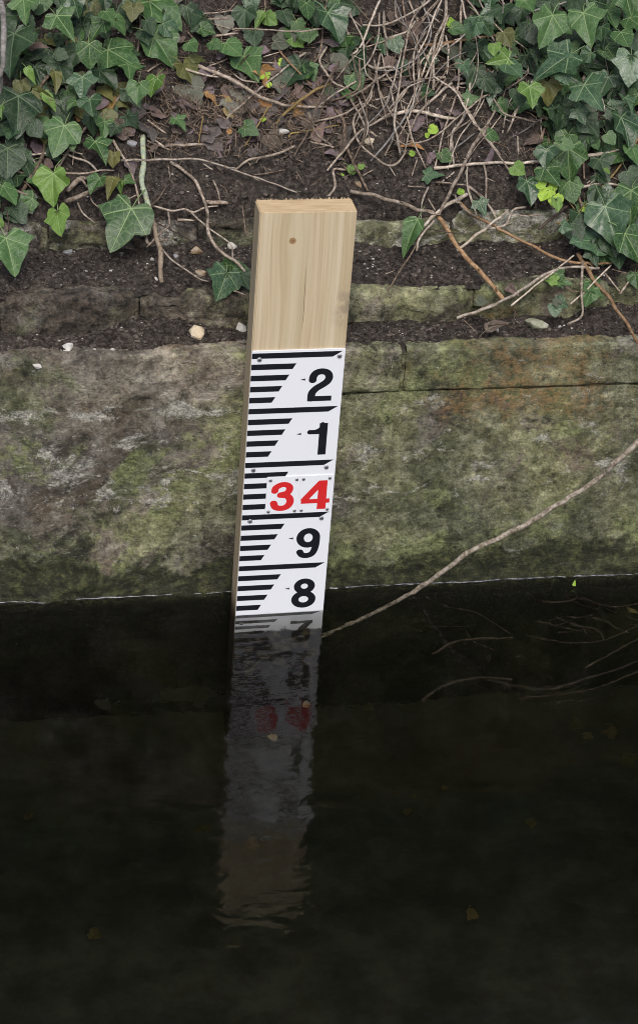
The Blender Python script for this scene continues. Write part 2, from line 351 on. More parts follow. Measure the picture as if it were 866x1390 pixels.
def block(x0, x1, y0, y1, z0, z1, seed, name='stone', edge=.006, amp=.0035, chip=.012, flush=False):
    nx = max(6, int((x1-x0)/.007)); nz = 11
    xs = [x0+(x1-x0)*i/nx for i in range(nx+1)]
    rows = [('b', z0, t) for t in (1, .0)] ; pts = []
    # profile round the front: bottom back -> front face -> top back
    P = [(y1, z0), (y0+edge, z0)] + [(y0+edge*(1-math.sin(t*math.pi/2)), z0+edge*(1-math.cos(t*math.pi/2))) for t in (.5, 1)]
    if flush: P = [(y0, z0)]
    P += [(y0, lerp(z0+edge*(not flush), z1-edge, k/nz)) for k in range(1, nz)]
    P += [(y0+edge*(1-math.cos(t*math.pi/2)), z1-edge+edge*math.sin(t*math.pi/2)) for t in (0, .35, .7, 1)]
    P += [(lerp(y0+edge, y1, t), z1) for t in (.2, .5, 1)]
    for (y, z) in P:
        for x in xs:
            e = min(x-x0, x1-x); inset = edge*.8*(1-sst(0, edge*1.6, e))
            k = 1 if y < y0+edge*1.5 else .3
            dy = inset*k + k*(amp*1.2*fbm(x*9+seed, z*14, seed, 3) + amp*.7*fbm(x*40, z*40, seed, 3))
            dz = (1 if z > (z0+z1)/2 else 0)*(-inset*.6 + amp*.9*fbm(x*12, y*12, seed+4, 3)) - (chip*sst(.25, .7, fbm(x*11, seed, 2, 3)) if (z > z1-edge*1.2 and y < y0+edge*2) else 0)
            if flush: dy = k*wallY(x, z)
            pts.append((x, y+dy, z+dz))
    m = nx+1
    f = [(j*m+i, j*m+i+1, (j+1)*m+i+1, (j+1)*m+i) for j in range(len(P)-1) for i in range(nx)]
    f.append([j*m for j in range(len(P))][::-1] if False else [j*m for j in range(len(P)-1, -1, -1)]); f.append([j*m+nx for j in range(len(P))])
    me = mesh(name, pts, f)
    return me
def course(edges, y0, y1, z0, z1, gap, seed, mat='stone', jig=.003, **k):
    for i, (a, b) in enumerate(zip(edges, edges[1:])):
        jz = rnd.uniform(-jig, jig); jy = rnd.uniform(-jig, jig); g = gap if not isinstance(gap, dict) else gap.get(round(b, 3), .0035)
        g0 = gap if not isinstance(gap, dict) else gap.get(round(a, 3), .0035)
        add(link('coping_stone', block(a+g0/2, b-g/2, y0+jy, y1, z0, z1+jz, seed+i*3.7, **k), M[mat]), wall)
course([-1.6, -.52, .31], 0, .13, .3912, .472, .0005, 3.1, mat='coping', jig=.0, edge=.0055, amp=.003, chip=.006, flush=True)
course([.31, .495, .94, 1.35, 1.8, 2.6], -.001, .13, .3917, .472, {.495: .008, .31: .002, -.52: .002, .94: .004}, 3.1, mat='coping', jig=.0012, edge=.0045, amp=.003, chip=.006)
course([-1.6, -1.0, -.58, -.36, -.145, .075, .295, .62, .86, 1.1, 1.5, 2.0, 2.6], .07, .24, .466, .543, .0022, 41.3, jig=.005, edge=.013, amp=.007, chip=.007)
course([-1.6, -1.1, -.7, -.3, -.06, .18, .40, .60, .80, 1.02, 1.4, 1.9, 2.6], .185, .36, .540, .602, .003, 77.7, mat='pale_stone', jig=.006, edge=.014, amp=.009, chip=.008)

for k, (yy, za, zb) in enumerate(((.006, .386, .462), (.084, .466, .528), (.200, .54, .588))):     # mortar behind the open joints
    add(link('mortar_joint', grid(frange(-1.6, 2.6, .02), frange(za, zb, .012), lambda x, z: (x, yy+.0025*fbm(x*20, z*20, k, 3), z), 'mortar_joint'), M['stone']), wall)

# ------------------------------------------------------------------ soil
def soil_strip(name, ya, yb, z0, rise, seed, thick, back):
    xs = frange(-1.2, -.22, .03)[:-1] + frange(-.22, 1.1, .006)[:-1] + frange(1.1, 2.4, .03); ys = frange(ya, yb, .0055)
    def fn(x, y):
        e = ya + .012 + .012*fbm(x*6, seed, 1, 3) + .006*fbm(x*30, seed, 7, 2)
        z = z0 - .012 + thick*sst(-.012, .03, y-e) + rise*(y-ya)/(yb-ya) + .004*fbm(x*30, y*30, seed, 3) + .0025*fbm(x*110, y*110, seed, 2)
        z += .02*sst(.1, .6, fbm(x*4, seed*2, 3, 2))*sst(back-.05, back, y)
        return (x, y, z)
    o = tag(link(name, grid(xs, ys, fn, name), M['soil']), kind='structure'); return fn
L1 = soil_strip('ledge_soil', .004, .115, .472, .010, 4.0, .015, .07)
L2 = soil_strip('ledge_soil', .078, .24, .546, .016, 9.0, .016, .185)
BX = frange(-2.2, -.3, .05)[:-1] + frange(-.3, 1.3, .009)[:-1] + frange(1.3, 3.2, .05)
BY = frange(.197, .70, .008)[:-1] + frange(.70, 2.6, .05)
def bank(x, y):
    z = bankz(x, y); return (x, y, z - .03*(1-sst(.197, .222 + .014*fbm(x*7, 2, 2, 3), y)))
tag(link('soil_bank', grid(BX, BY, bank, 'soil_bank'), M['soil']), kind='structure')
def ground(x, y):
    if y < .078: return L1(x, max(y, .004))[2]
    if y < .2: return max(L2(x, y)[2], .0)
    return max(bank(x, y)[2], .6)
# crumbs of soil and chalk
def scatter(name, mat, count, smin, smax, seed, sq=1.0):
    r = random.Random(seed); V_, F_ = [], []
    base = [(1,0,-.4), (-.5,.87,-.4), (-.5,-.87,-.4), (.5,.87,.45), (-1,0,.45), (.5,-.87,.45), (0,0,.8)]
    fc = [(0,1,3),(1,4,3),(1,2,4),(2,5,4),(2,0,5),(0,3,5),(3,4,6),(4,5,6),(5,3,6)]
    for i in range(count):
        t = r.random()
        x = r.uniform(-.2, 1.05)
        y = r.uniform(.018, .075) if t < .26 else r.uniform(.088, .19) if t < .55 else .205 + .3*r.random()**1.3
        s = smin*(smax/smin)**(r.random()**2.2); z = ground(x, y) + s*.25; a = r.uniform(0, 6.3); ca, sa = math.cos(a), math.sin(a); b = len(V_)
        for (u, v, q) in base:
            k = s*r.uniform(.6, 1.25); V_.append((x+(u*ca-v*sa)*k, y+(u*sa+v*ca)*k*.8, z+q*k*.7))
        F_ += [tuple(b+j for j in q) for q in fc]
    tag(link(name, mesh(name, V_, F_, False), M[mat]), kind='stuff', label='loose '+('dark crumbs of soil' if mat == 'crumb' else 'pale chalk flecks')+' strewn on ledges and bank', cat='soil' if mat == 'crumb' else 'chalk')
scatter('soil_crumbs', 'crumb', 11000, .0008, .0055, 1)
scatter('chalk_flecks', 'chalk', 1500, .0005, .0027, 2)

# ------------------------------------------------------------------ water and bed
def bedz(y): return lerp(-.44, -.27, sst(-.05, -1.0, y)) if y > -1 else -.27
tag(link('river_bed', grid(frange(-4, 4, .1), frange(-7, .05, .06), lambda x, y: (x, y, bedz(y) + .012*fbm(x*3, y*3, 6, 3) + .004*fbm(x*25, y*25, 6, 2)), 'river_bed'), M['bed']), kind='structure')
def water():
    xs = frange(-3.5, -.25, .1)[:-1] + frange(-.25, 1.1, .006)[:-1] + frange(1.1, 4, .1)
    offs = [-6.5, -3, -1.5, -.6, -.2, -.05, -.02, -.010, -.0065, -.0045, -.003, -.0018, -.0008, .0004, .004]
    v, f = [], []
    for o in offs:
        for x in xs:
            wy = wallY(x, .001) if o > -.3 else 0
            hgt = .0034*(.65+.5*mn.noise((x*14, 3, 1)))
            v.append((x, o+wy, hgt*math.exp(-max(0, -o)/.0026) if o < .004 else .0034))
    nx, m = len(xs), len(offs)
    f = [(j*nx+i, j*nx+i+1, (j+1)*nx+i+1, (j+1)*nx+i) for j in range(m-1) for i in range(nx-1)]
    a = len(v); c0, c1, c2, c3 = 0, nx-1, (m-1)*nx+nx-1, (m-1)*nx
    for c in (c0, c1, c2, c3): v.append((v[c][0], v[c][1], -.85))
    f.append((a+3, a+2, a+1, a)); f.append([a, a+1]+[i for i in range(nx-1, -1, -1)]); f.append([a+2, a+3]+[(m-1)*nx+i for i in range(nx)])
    f.append([a+3, a]+[j*nx for j in range(m)]); f.append([a+1, a+2]+[j*nx+nx-1 for j in range(m-1, -1, -1)])
    me = mesh('water', v, f)
    for p in list(me.polygons)[-5:]: p.use_smooth = False
    tag(link('water', me, M['water']), kind='structure')
water()

def glint():                                    # added pale ribbon; its colour stands in for sky reflected in the meniscus
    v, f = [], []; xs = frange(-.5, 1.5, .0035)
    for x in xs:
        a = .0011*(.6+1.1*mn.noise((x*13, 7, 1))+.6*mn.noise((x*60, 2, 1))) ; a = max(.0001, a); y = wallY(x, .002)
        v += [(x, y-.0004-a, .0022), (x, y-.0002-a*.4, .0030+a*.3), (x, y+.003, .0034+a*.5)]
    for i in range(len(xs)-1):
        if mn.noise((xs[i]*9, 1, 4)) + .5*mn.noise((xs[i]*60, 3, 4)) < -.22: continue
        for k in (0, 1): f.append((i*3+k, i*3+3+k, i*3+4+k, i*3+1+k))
    tag(link('glint_line', mesh('glint_line', v, f), M['sheen']), 'thin painted sky glint on the water along the foot of the wall', 'glint', kind='stuff')
glint()

# ------------------------------------------------------------------ the gauge
GW, GT, GTOP, GBOT = .150, .0457, .2407, -1.0
GR = rot('Z', .0234) @ rot('Y', .0102) @ rot('X', -.0319)
G0 = Vector((.2384, -.0455, .4991)); GM = Matrix.Translation(G0) @ GR.to_4x4()
base_pt = GM @ Vector((GW/2, GT/2, GBOT))
gauge = empty('water_level_gauge', base_pt, 'pale timber post carrying a black and white river level scale', 'gauge')
gauge.rotation_euler = GR.to_euler()
GI = gauge_inv = (Matrix.Translation(base_pt) @ GR.to_4x4()).inverted()
def gpart(name, me, mat, parent=None, loc=(0, 0, 0)):
    o = link(name, me, mat, parent or gauge)
    if parent is None: o.location = GR.inverted() @ (G0 - base_pt) + Vector(loc)
    else: o.location = loc
    return o
def post():
    us = [0, .0022] + frange(.012, GW-.012, .007) + [GW-.0022, GW]; vs = [GBOT] + frange(-.6, .2, .1) + [.225, GTOP-.0025, GTOP]
    bm = bmesh.new(); bmesh.ops.create_cube(bm, size=1)
    for q in bm.verts: q.co = Vector((GW*(q.co.x+.5), .0012+(GT-.0012)*(q.co.y+.5), lerp(GBOT, GTOP, q.co.z+.5)))
    bmesh.ops.bevel(bm, geom=[e for e in bm.edges], offset=.0016, segments=2, affect='EDGES')
    me = bpy.data.meshes.new('post'); bm.to_mesh(me); bm.free(); return me
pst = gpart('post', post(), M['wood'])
def splinters():
    r = random.Random(5); v, f = [], []
    for i in range(95):                       # torn fibres along the sawn back arris
        u = r.uniform(.002, GW-.002); back = r.random() < .8; y = GT - r.uniform(0, .003) if back else r.uniform(.002, GT)
        h = r.uniform(.0012, .0042)*(1 if back else .5); k = len(v); wd = r.uniform(.0004, .0011)
        v += [(u-wd, y, GTOP-.001), (u+wd, y, GTOP-.001), (u, y+wd*2, GTOP-.001), (u+r.uniform(-.0012, .0012), y+r.uniform(-.001, .001), GTOP+h)]
        f += [(k, k+1, k+3), (k+1, k+2, k+3), (k+2, k, k+3)]
    return mesh('sawn_fibres', v, f, False)
fb = gpart('sawn_fibres', splinters(), M['wood'], pst); tag(fb, kind='stuff')
def slab(pts, y0, y1, name):
    k = len(pts); v = [(x, y1, z) for x, z in pts] + [(x, y0, z) for x, z in pts]
    return mesh(name, v, [list(range(k))[::-1], list(range(k, 2*k))] + [(i, (i+1) % k, k+(i+1) % k, k+i) for i in range(k)], False)
PB = -.72
plate = gpart('scale_plate', slab([(.0004, PB), (GW-.0004, PB), (GW-.0004, .0036), (.0004, .0036)], -.0012, .0011, 'scale_plate'), M['plate'])
for i in range(36):
    v0 = -.02*i; v1 = v0-.010
    if v1 < PB: break
    k = i % 5
    if k == 0: pts = [(.0008, v0-.0003), (.0008, v1), (.130, v1), (.1455, v0-.0003)]
    else:
        x = .0725-.0100*(k-1); pts = [(.0008, v0), (.0008, v1), (x-.0055, v1), (x, v0)]
    gpart('scale_bar', slab(pts, -.00135, -.0011, 'scale_bar'), M['black'], plate)
# digits: thick strokes cut out of a fine grid
def ell(cx, cy, rx, ry, a0=0, a1=360, k=40):
    return [(cx+rx*math.cos(math.radians(lerp(a0, a1, i/k))), cy+ry*math.sin(math.radians(lerp(a0, a1, i/k)))) for i in range(k+1)]
def cr(pts, k=6):
    out = []; P = [pts[0]]+list(pts)+[pts[-1]]
    for i in range(1, len(P)-2):
        p0, p1, p2, p3 = (np.array(P[j], float) for j in range(i-1, i+3))
        for q in range(k):
            t = q/k; out.append(.5*((2*p1)+(p2-p0)*t+(2*p0-5*p1+4*p2-p3)*t*t+(3*p1-p0-3*p2+p3)*t**3))
    out.append(np.array(P[-2], float)); return out
SW = .183
NINE = [(ell(.30, .675, .20, .235), SW), (cr([(.505, .70), (.505, .5), (.475, .28), (.41, .135), (.29, .083), (.17, .115), (.11, .225)]), SW*.93)]
DIG = {
 '1': ([(cr([(.395, 0), (.395, 1)]), .195), (cr([(.04, .725), (.36, .725)]), .135), (cr([(.22, .75), (.33, .83), (.37, 1.0)]), .10)]),
 '2': ([(cr([(.105, .64), (.115, .765), (.18, .875), (.31, .915), (.44, .865), (.49, .735), (.455, .61), (.35, .505), (.22, .41), (.13, .30), (.10, .2), (.10, .07)]), SW), ([(.01, .078), (.58, .078)], .156)]),
 '7': ([([(.02, .915), (.575, .915)], .17), (cr([(.49, .90), (.38, .66), (.29, .42), (.24, .2), (.225, 0)]), SW)]),
 '8': ([(ell(.30, .735, .175, .175), SW*.95), (ell(.30, .285, .212, .20), SW)]),
 '9': NINE, '6': [([(.6-x, 1-y) for x, y in p], s) for p, s in NINE],
 '3': ([(cr([(.105, .675), (.14, .82), (.29, .912), (.43, .87), (.472, .745), (.41, .61), (.24, .555)]), SW*.95), (cr([(.24, .545), (.42, .505), (.50, .37), (.485, .225), (.41, .12), (.29, .083), (.15, .13), (.095, .29)]), SW)]),
 '4': ([([(.45, 0), (.45, 1)], .19), ([(0.0, .285), (.62, .285)], .15), ([(.045, .30), (.415, .94)], .155)]),
}
def glyph(ch, name):
    NX, NY = 62, 96; x0, x1, y0, y1 = -.06, .70, -.04, 1.04
    gx, gy = np.meshgrid(np.linspace(x0, x1, NX), np.linspace(y0, y1, NY)); F = np.full(gx.shape, 9.)
    for pts, wd in DIG[ch]:
        P = [np.array(p, float) for p in pts]; closed = np.allclose(P[0], P[-1])
        for i in range(len(P)-1):
            a, b = P[i], P[i+1]; d = b-a; L = math.hypot(*d)
            if L < 1e-6: continue
            d = d/L; t = (gx-a[0])*d[0]+(gy-a[1])*d[1]; s = np.abs((gx-a[0])*-d[1]+(gy-a[1])*d[0])
            lo = (i == 0 and not closed); hi = (i == len(P)-2 and not closed)
            tc = np.clip(t, 0, L); rr = np.hypot(gx-(a[0]+d[0]*tc), gy-(a[1]+d[1]*tc)) - wd/2
            box = np.maximum(s-wd/2, np.maximum(-t if lo else -9, (t-L) if hi else -9))
            q = np.maximum(rr, -t) if lo else rr
            q = np.maximum(q, t-L) if hi else q
            F = np.minimum(F, q)
    v, f, cache = [], [], {}
    def vid(a, b):
        key = (a, b)
        if key not in cache:
            if a == b: p = (gx[a], gy[a])
            else:
                t = F[a]/(F[a]-F[b]); p = (lerp(gx[a], gx[b], t), lerp(gy[a], gy[b], t))
            cache[key] = len(v); v.append(p)
        return cache[key]
    for j in range(NY-1):
        for i in range(NX-1):
            c = [(j, i), (j, i+1), (j+1, i+1), (j+1, i)]; poly = []
            for k in range(4):
                a, b = c[k], c[(k+1) % 4]
                if F[a] <= 0: poly.append(vid(a, a))
                if (F[a] <= 0) != (F[b] <= 0): poly.append(vid(min(a, b), max(a, b)))
            if len(poly) >= 3: f.append(poly)
    return v, f
def digit(ch, u0, u1, v0, v1, mat, parent, y):
    v, f = glyph(ch, ch); xs = [p[0] for p in v]; a, b = (0.0, .6)
    if ch == '1': a, b = -.06, .54
    me = mesh('digit', [(lerp(u0, u1, (x-a)/(b-a)), y, lerp(v0, v1, z)) for x, z in v], f, False)
    o = gpart('digit', me, mat, parent); o['label'] = ('red' if mat == M['red'] else 'black')+' digit '+ch+' of the river level scale'; return o
for k, ch in enumerate('219876'):
    if ch == '9': pass
    j = (0, 1, 3, 4, 5, 6)[k]
    digit(ch, .0935, .1345, -.1*j-.090, -.1*j-.031, M['black'], plate, -.00135)
    gpart('pointer', mesh('pointer', [(.0805, -.00135, -.1*j-.0500), (.0885, -.00135, -.1*j-.0518), (.0885, -.00135, -.1*j-.0480)], [(0, 1, 2)], False), M['black'], plate)
def screw(u, v, y, r, parent):
    bm = bmesh.new(); k = 14
    rings = [(r, 0), (r*.96, -.0007), (r*.75, -.0014), (r*.36, -.0017)]
    vs = [[bm.verts.new((rr*math.cos(2*math.pi*i/k), yy, rr*math.sin(2*math.pi*i/k))) for i in range(k)] for rr, yy in rings]
    for a, b in zip(vs, vs[1:]):
        for i in range(k): bm.faces.new((a[i], a[(i+1) % k], b[(i+1) % k], b[i]))
    bm.faces.new(vs[-1]); me = bpy.data.meshes.new('screw'); bm.to_mesh(me); bm.free()
    s = gpart('screw', me, M['screw'], parent, (u, y, v)); s.rotation_euler = (0, rnd.uniform(0, 3), 0)
    q = slab([(-r*.55, -r*.14), (-r*.14, -r*.14), (-r*.14, -r*.55), (r*.14, -r*.55), (r*.14, -r*.14), (r*.55, -r*.14), (r*.55, r*.14), (r*.14, r*.14), (r*.14, r*.55), (-r*.14, r*.55), (-r*.14, r*.14), (-r*.55, r*.14)], -.0019, -.0012, 'recess')
    me.materials.append(M['slot']); bm = bmesh.new(); bm.from_mesh(me); n0 = len(bm.faces); bm.from_mesh(q); bm.faces.ensure_lookup_table()
    for fc in bm.faces[n0:]: fc.material_index = 1
    bm.to_mesh(me); bm.free(); bpy.data.meshes.remove(q)
for u, v in ((.013, -.0115), (.1408, -.0095), (.0145, -.2145), (.1345, -.2145), (.0145, -.3125), (.1335, -.3125), (.011, -.530)):
    screw(u, v, -.0012, .0042, plate)
for u0, u1, ch in ((.0380, .09245, '3'), (.09255, .1470, '4')):
    npl = gpart('number_plate', slab([(u0, -.2995), (u1, -.2995), (u1, -.2285), (u0, -.2285)], -.0026, -.0013, 'number_plate'), M['plate'])
    npl['label'] = 'small white plate with red digit '+ch
    digit(ch, *((.0445, .0850) if ch == '3' else (.0965, .1425)), -.2935, -.2385, M['red'], npl, -.00275)
    for u, v in ((u0+.0055, -.2345), (u1-.0055, -.2345), (u0+.0055, -.2945), (u1-.0055, -.2945)): screw(u, v, -.0026, .0030, npl)

# ------------------------------------------------------------------ stems and twigs
def smooth_path(P, step=.006):
    out = []; Q = [P[0]*2-P[1]]+P+[P[-1]*2-P[-2]]
    for i in range(1, len(Q)-2):
        p0, p1, p2, p3 = Q[i-1:i+3]; k = max(2, int((p2-p1).length/step))
        for q in range(k):
            t = q/k; out.append(.5*((2*p1)+(p2-p0)*t+(2*p0-5*p1+4*p2-p3)*t*t+(3*p1-p0-3*p2+p3)*t**3))
    out.append(P[-1]); return out
def tube(P, r0, r1, name, sides=6, knob=.14, seed=0.0, wob=.35):
    v, f = [], []; L = len(P)
    for i, p in enumerate(P):
        t = i/(L-1); d = (P[min(i+1, L-1)]-P[max(i-1, 0)]).normalized(); a = d.orthogonal().normalized() if i == 0 else (a - d*a.dot(d)).normalized(); b = d.cross(a)
        r = lerp(r0, r1, t)*(1+knob*mn.noise((p.x*70+seed, p.y*70, p.z*70))+knob*.8*max(0, mn.noise((i*.23+seed, 1, 1))))
        o = Vector((mn.noise((p.x*45+seed, p.z*45, 1)), mn.noise((p.x*45+seed, p.z*45, 9)), mn.noise((p.y*45, p.x*45+seed, 5))))*r*wob*1.6
        for k in range(sides):
            g = 2*math.pi*k/sides; v.append(p+o+(a*math.cos(g)+b*math.sin(g))*r)
    for i in range(L-1):
        for k in range(sides): f.append((i*sides+k, i*sides+(k+1) % sides, (i+1)*sides+(k+1) % sides, (i+1)*sides+k))
    v.append(P[0]); v.append(P[-1]); n0 = len(v)-2
    for k in range(sides): f.append((n0, (k+1) % sides, k)); f.append((n0+1, (L-1)*sides+k, (L-1)*sides+(k+1) % sides))
    return mesh(name, v, f)
def centre(me):                                 # put the object's origin at its first ring
    o = me.vertices[0].co.copy(); me.transform(Matrix.Translation(-o)); return o
TILE = {1: (0, 0, .254), 2: (0, 190, .254), 3: (200, 0, .254), 4: (180, 190, .254), 5: (400, 0, .2771), 6: (440, 180, .2771), 7: (620, 0, .2841), 8: (620, 200, .2841)}
def T(t, p): ox, oy, s = TILE[t]; return (ox+p[0]*s, oy+p[1]*s)
CNAME = {'pale': 'pale beige', 'tan': 'tan', 'brown': 'brown', 'orange': 'orange-brown', 'ochre': 'yellow-ochre', 'dark': 'dark', 'grey': 'grey'}
def stem(t, pts, width, col, label=None, name=None, lift=None, mat=None):
    pp = [T(t, p) for p in pts] if t else pts; s = TILE[t][2] if t else 1
    seed = rnd.uniform(0, 99); L = len(pp); acc = [0]
    for a, b in zip(pp, pp[1:]): acc.append(acc[-1]+math.hypot(b[0]-a[0], b[1]-a[1]))
    h0 = lift if lift is not None else rnd.uniform(.004, .02)*(1.6 if acc[-1] > 60 else 1)
    # points between the traced ones keep the stem on the slope
    fine = []
    for i in range(L-1):
        k = max(1, int((acc[i+1]-acc[i])/22))
        for q in range(k): fine.append((lerp(acc[i], acc[i+1], q/k), lerp(pp[i][0], pp[i+1][0], q/k), lerp(pp[i][1], pp[i+1][1], q/k)))
    fine.append((acc[-1], *pp[-1]))
    # smooth in the picture plane first
    W = []
    for (d, x, y) in fine:
        u = d/acc[-1]; W.append(hit(x, y, .002+h0*(.35+.65*math.sin(math.pi*u))))
    r = max(.0009, width*s/2/pxm(W[0])*.92)
    P = smooth_path(W, .006); me = tube(P, r, r*rnd.uniform(.55, .95), 'stem', seed=seed, sides=8 if r > .003 else 6, knob=.22, wob=.55)
    bm = bmesh.new(); bm.from_mesh(me)
    for q in range(int(acc[-1]/45*rnd.uniform(.3, 1.3))):            # side shoots and snapped spurs
        i = rnd.randrange(2, max(3, len(P)-2)); i = min(i, len(P)-2); d = (P[i+1]-P[i]).normalized()
        e = (d*rnd.uniform(.1, 1)+Vector((rnd.uniform(-1, 1), rnd.uniform(-1, .3), rnd.uniform(-.3, .9)))).normalized(); l = rnd.uniform(.004, .02)
        m2 = tube(smooth_path([P[i], P[i]+e*l*.6, P[i]+e*l+Vector((rnd.uniform(-1, 1), 0, rnd.uniform(-1, 1)))*l*.2], .005), r*.55, r*.3, 'spur', sides=5, seed=seed+q); bm.from_mesh(m2); bpy.data.meshes.remove(m2)
    bm.to_mesh(me); bm.free(); me.polygons.foreach_set('use_smooth', [True]*len(me.polygons))
    o = centre(me); thick = r > .0031
    mx, my = pp[L//2]
    bend = 1-math.hypot(pp[-1][0]-pp[0][0], pp[-1][1]-pp[0][1])/max(1, acc[-1])
    ob = link(name or 'dry_stem', me, mat or M['twig_'+col]); ob.location = o
    if not label:
        where = ('beside lobed ivy leaves' if mx < 190 and my < 190 else 'near the lichen-covered stick' if mx < 345 and my > 185 else 'in leaf litter behind the post' if mx < 440 and my <= 230
                 else 'in the hanging tangle' if my < 150 and mx < 660 else 'among the glossy ivy leaves' if my < 190 else 'on soil beyond the post' if my < 300 else 'above the stepped ledges')
        run = 'lying along' if abs(W[-1].x-W[0].x) > 1.6*abs(W[-1].y-W[0].y) else 'running up' if abs(W[-1].x-W[0].x) < .5*abs(W[-1].y-W[0].y) else 'slanting across'
        label = f"{'short' if acc[-1] < 35 else 'long' if acc[-1] > 95 else ''} {'stout' if thick else 'thin'} {CNAME[col]} {'crooked' if bend > .07 else 'bowed' if bend > .012 else 'straight'} stem {run} the slope {where}".strip()
    tag(ob, label, 'stem', 'dry stems strewn over the bank'); return ob
X8 = 1
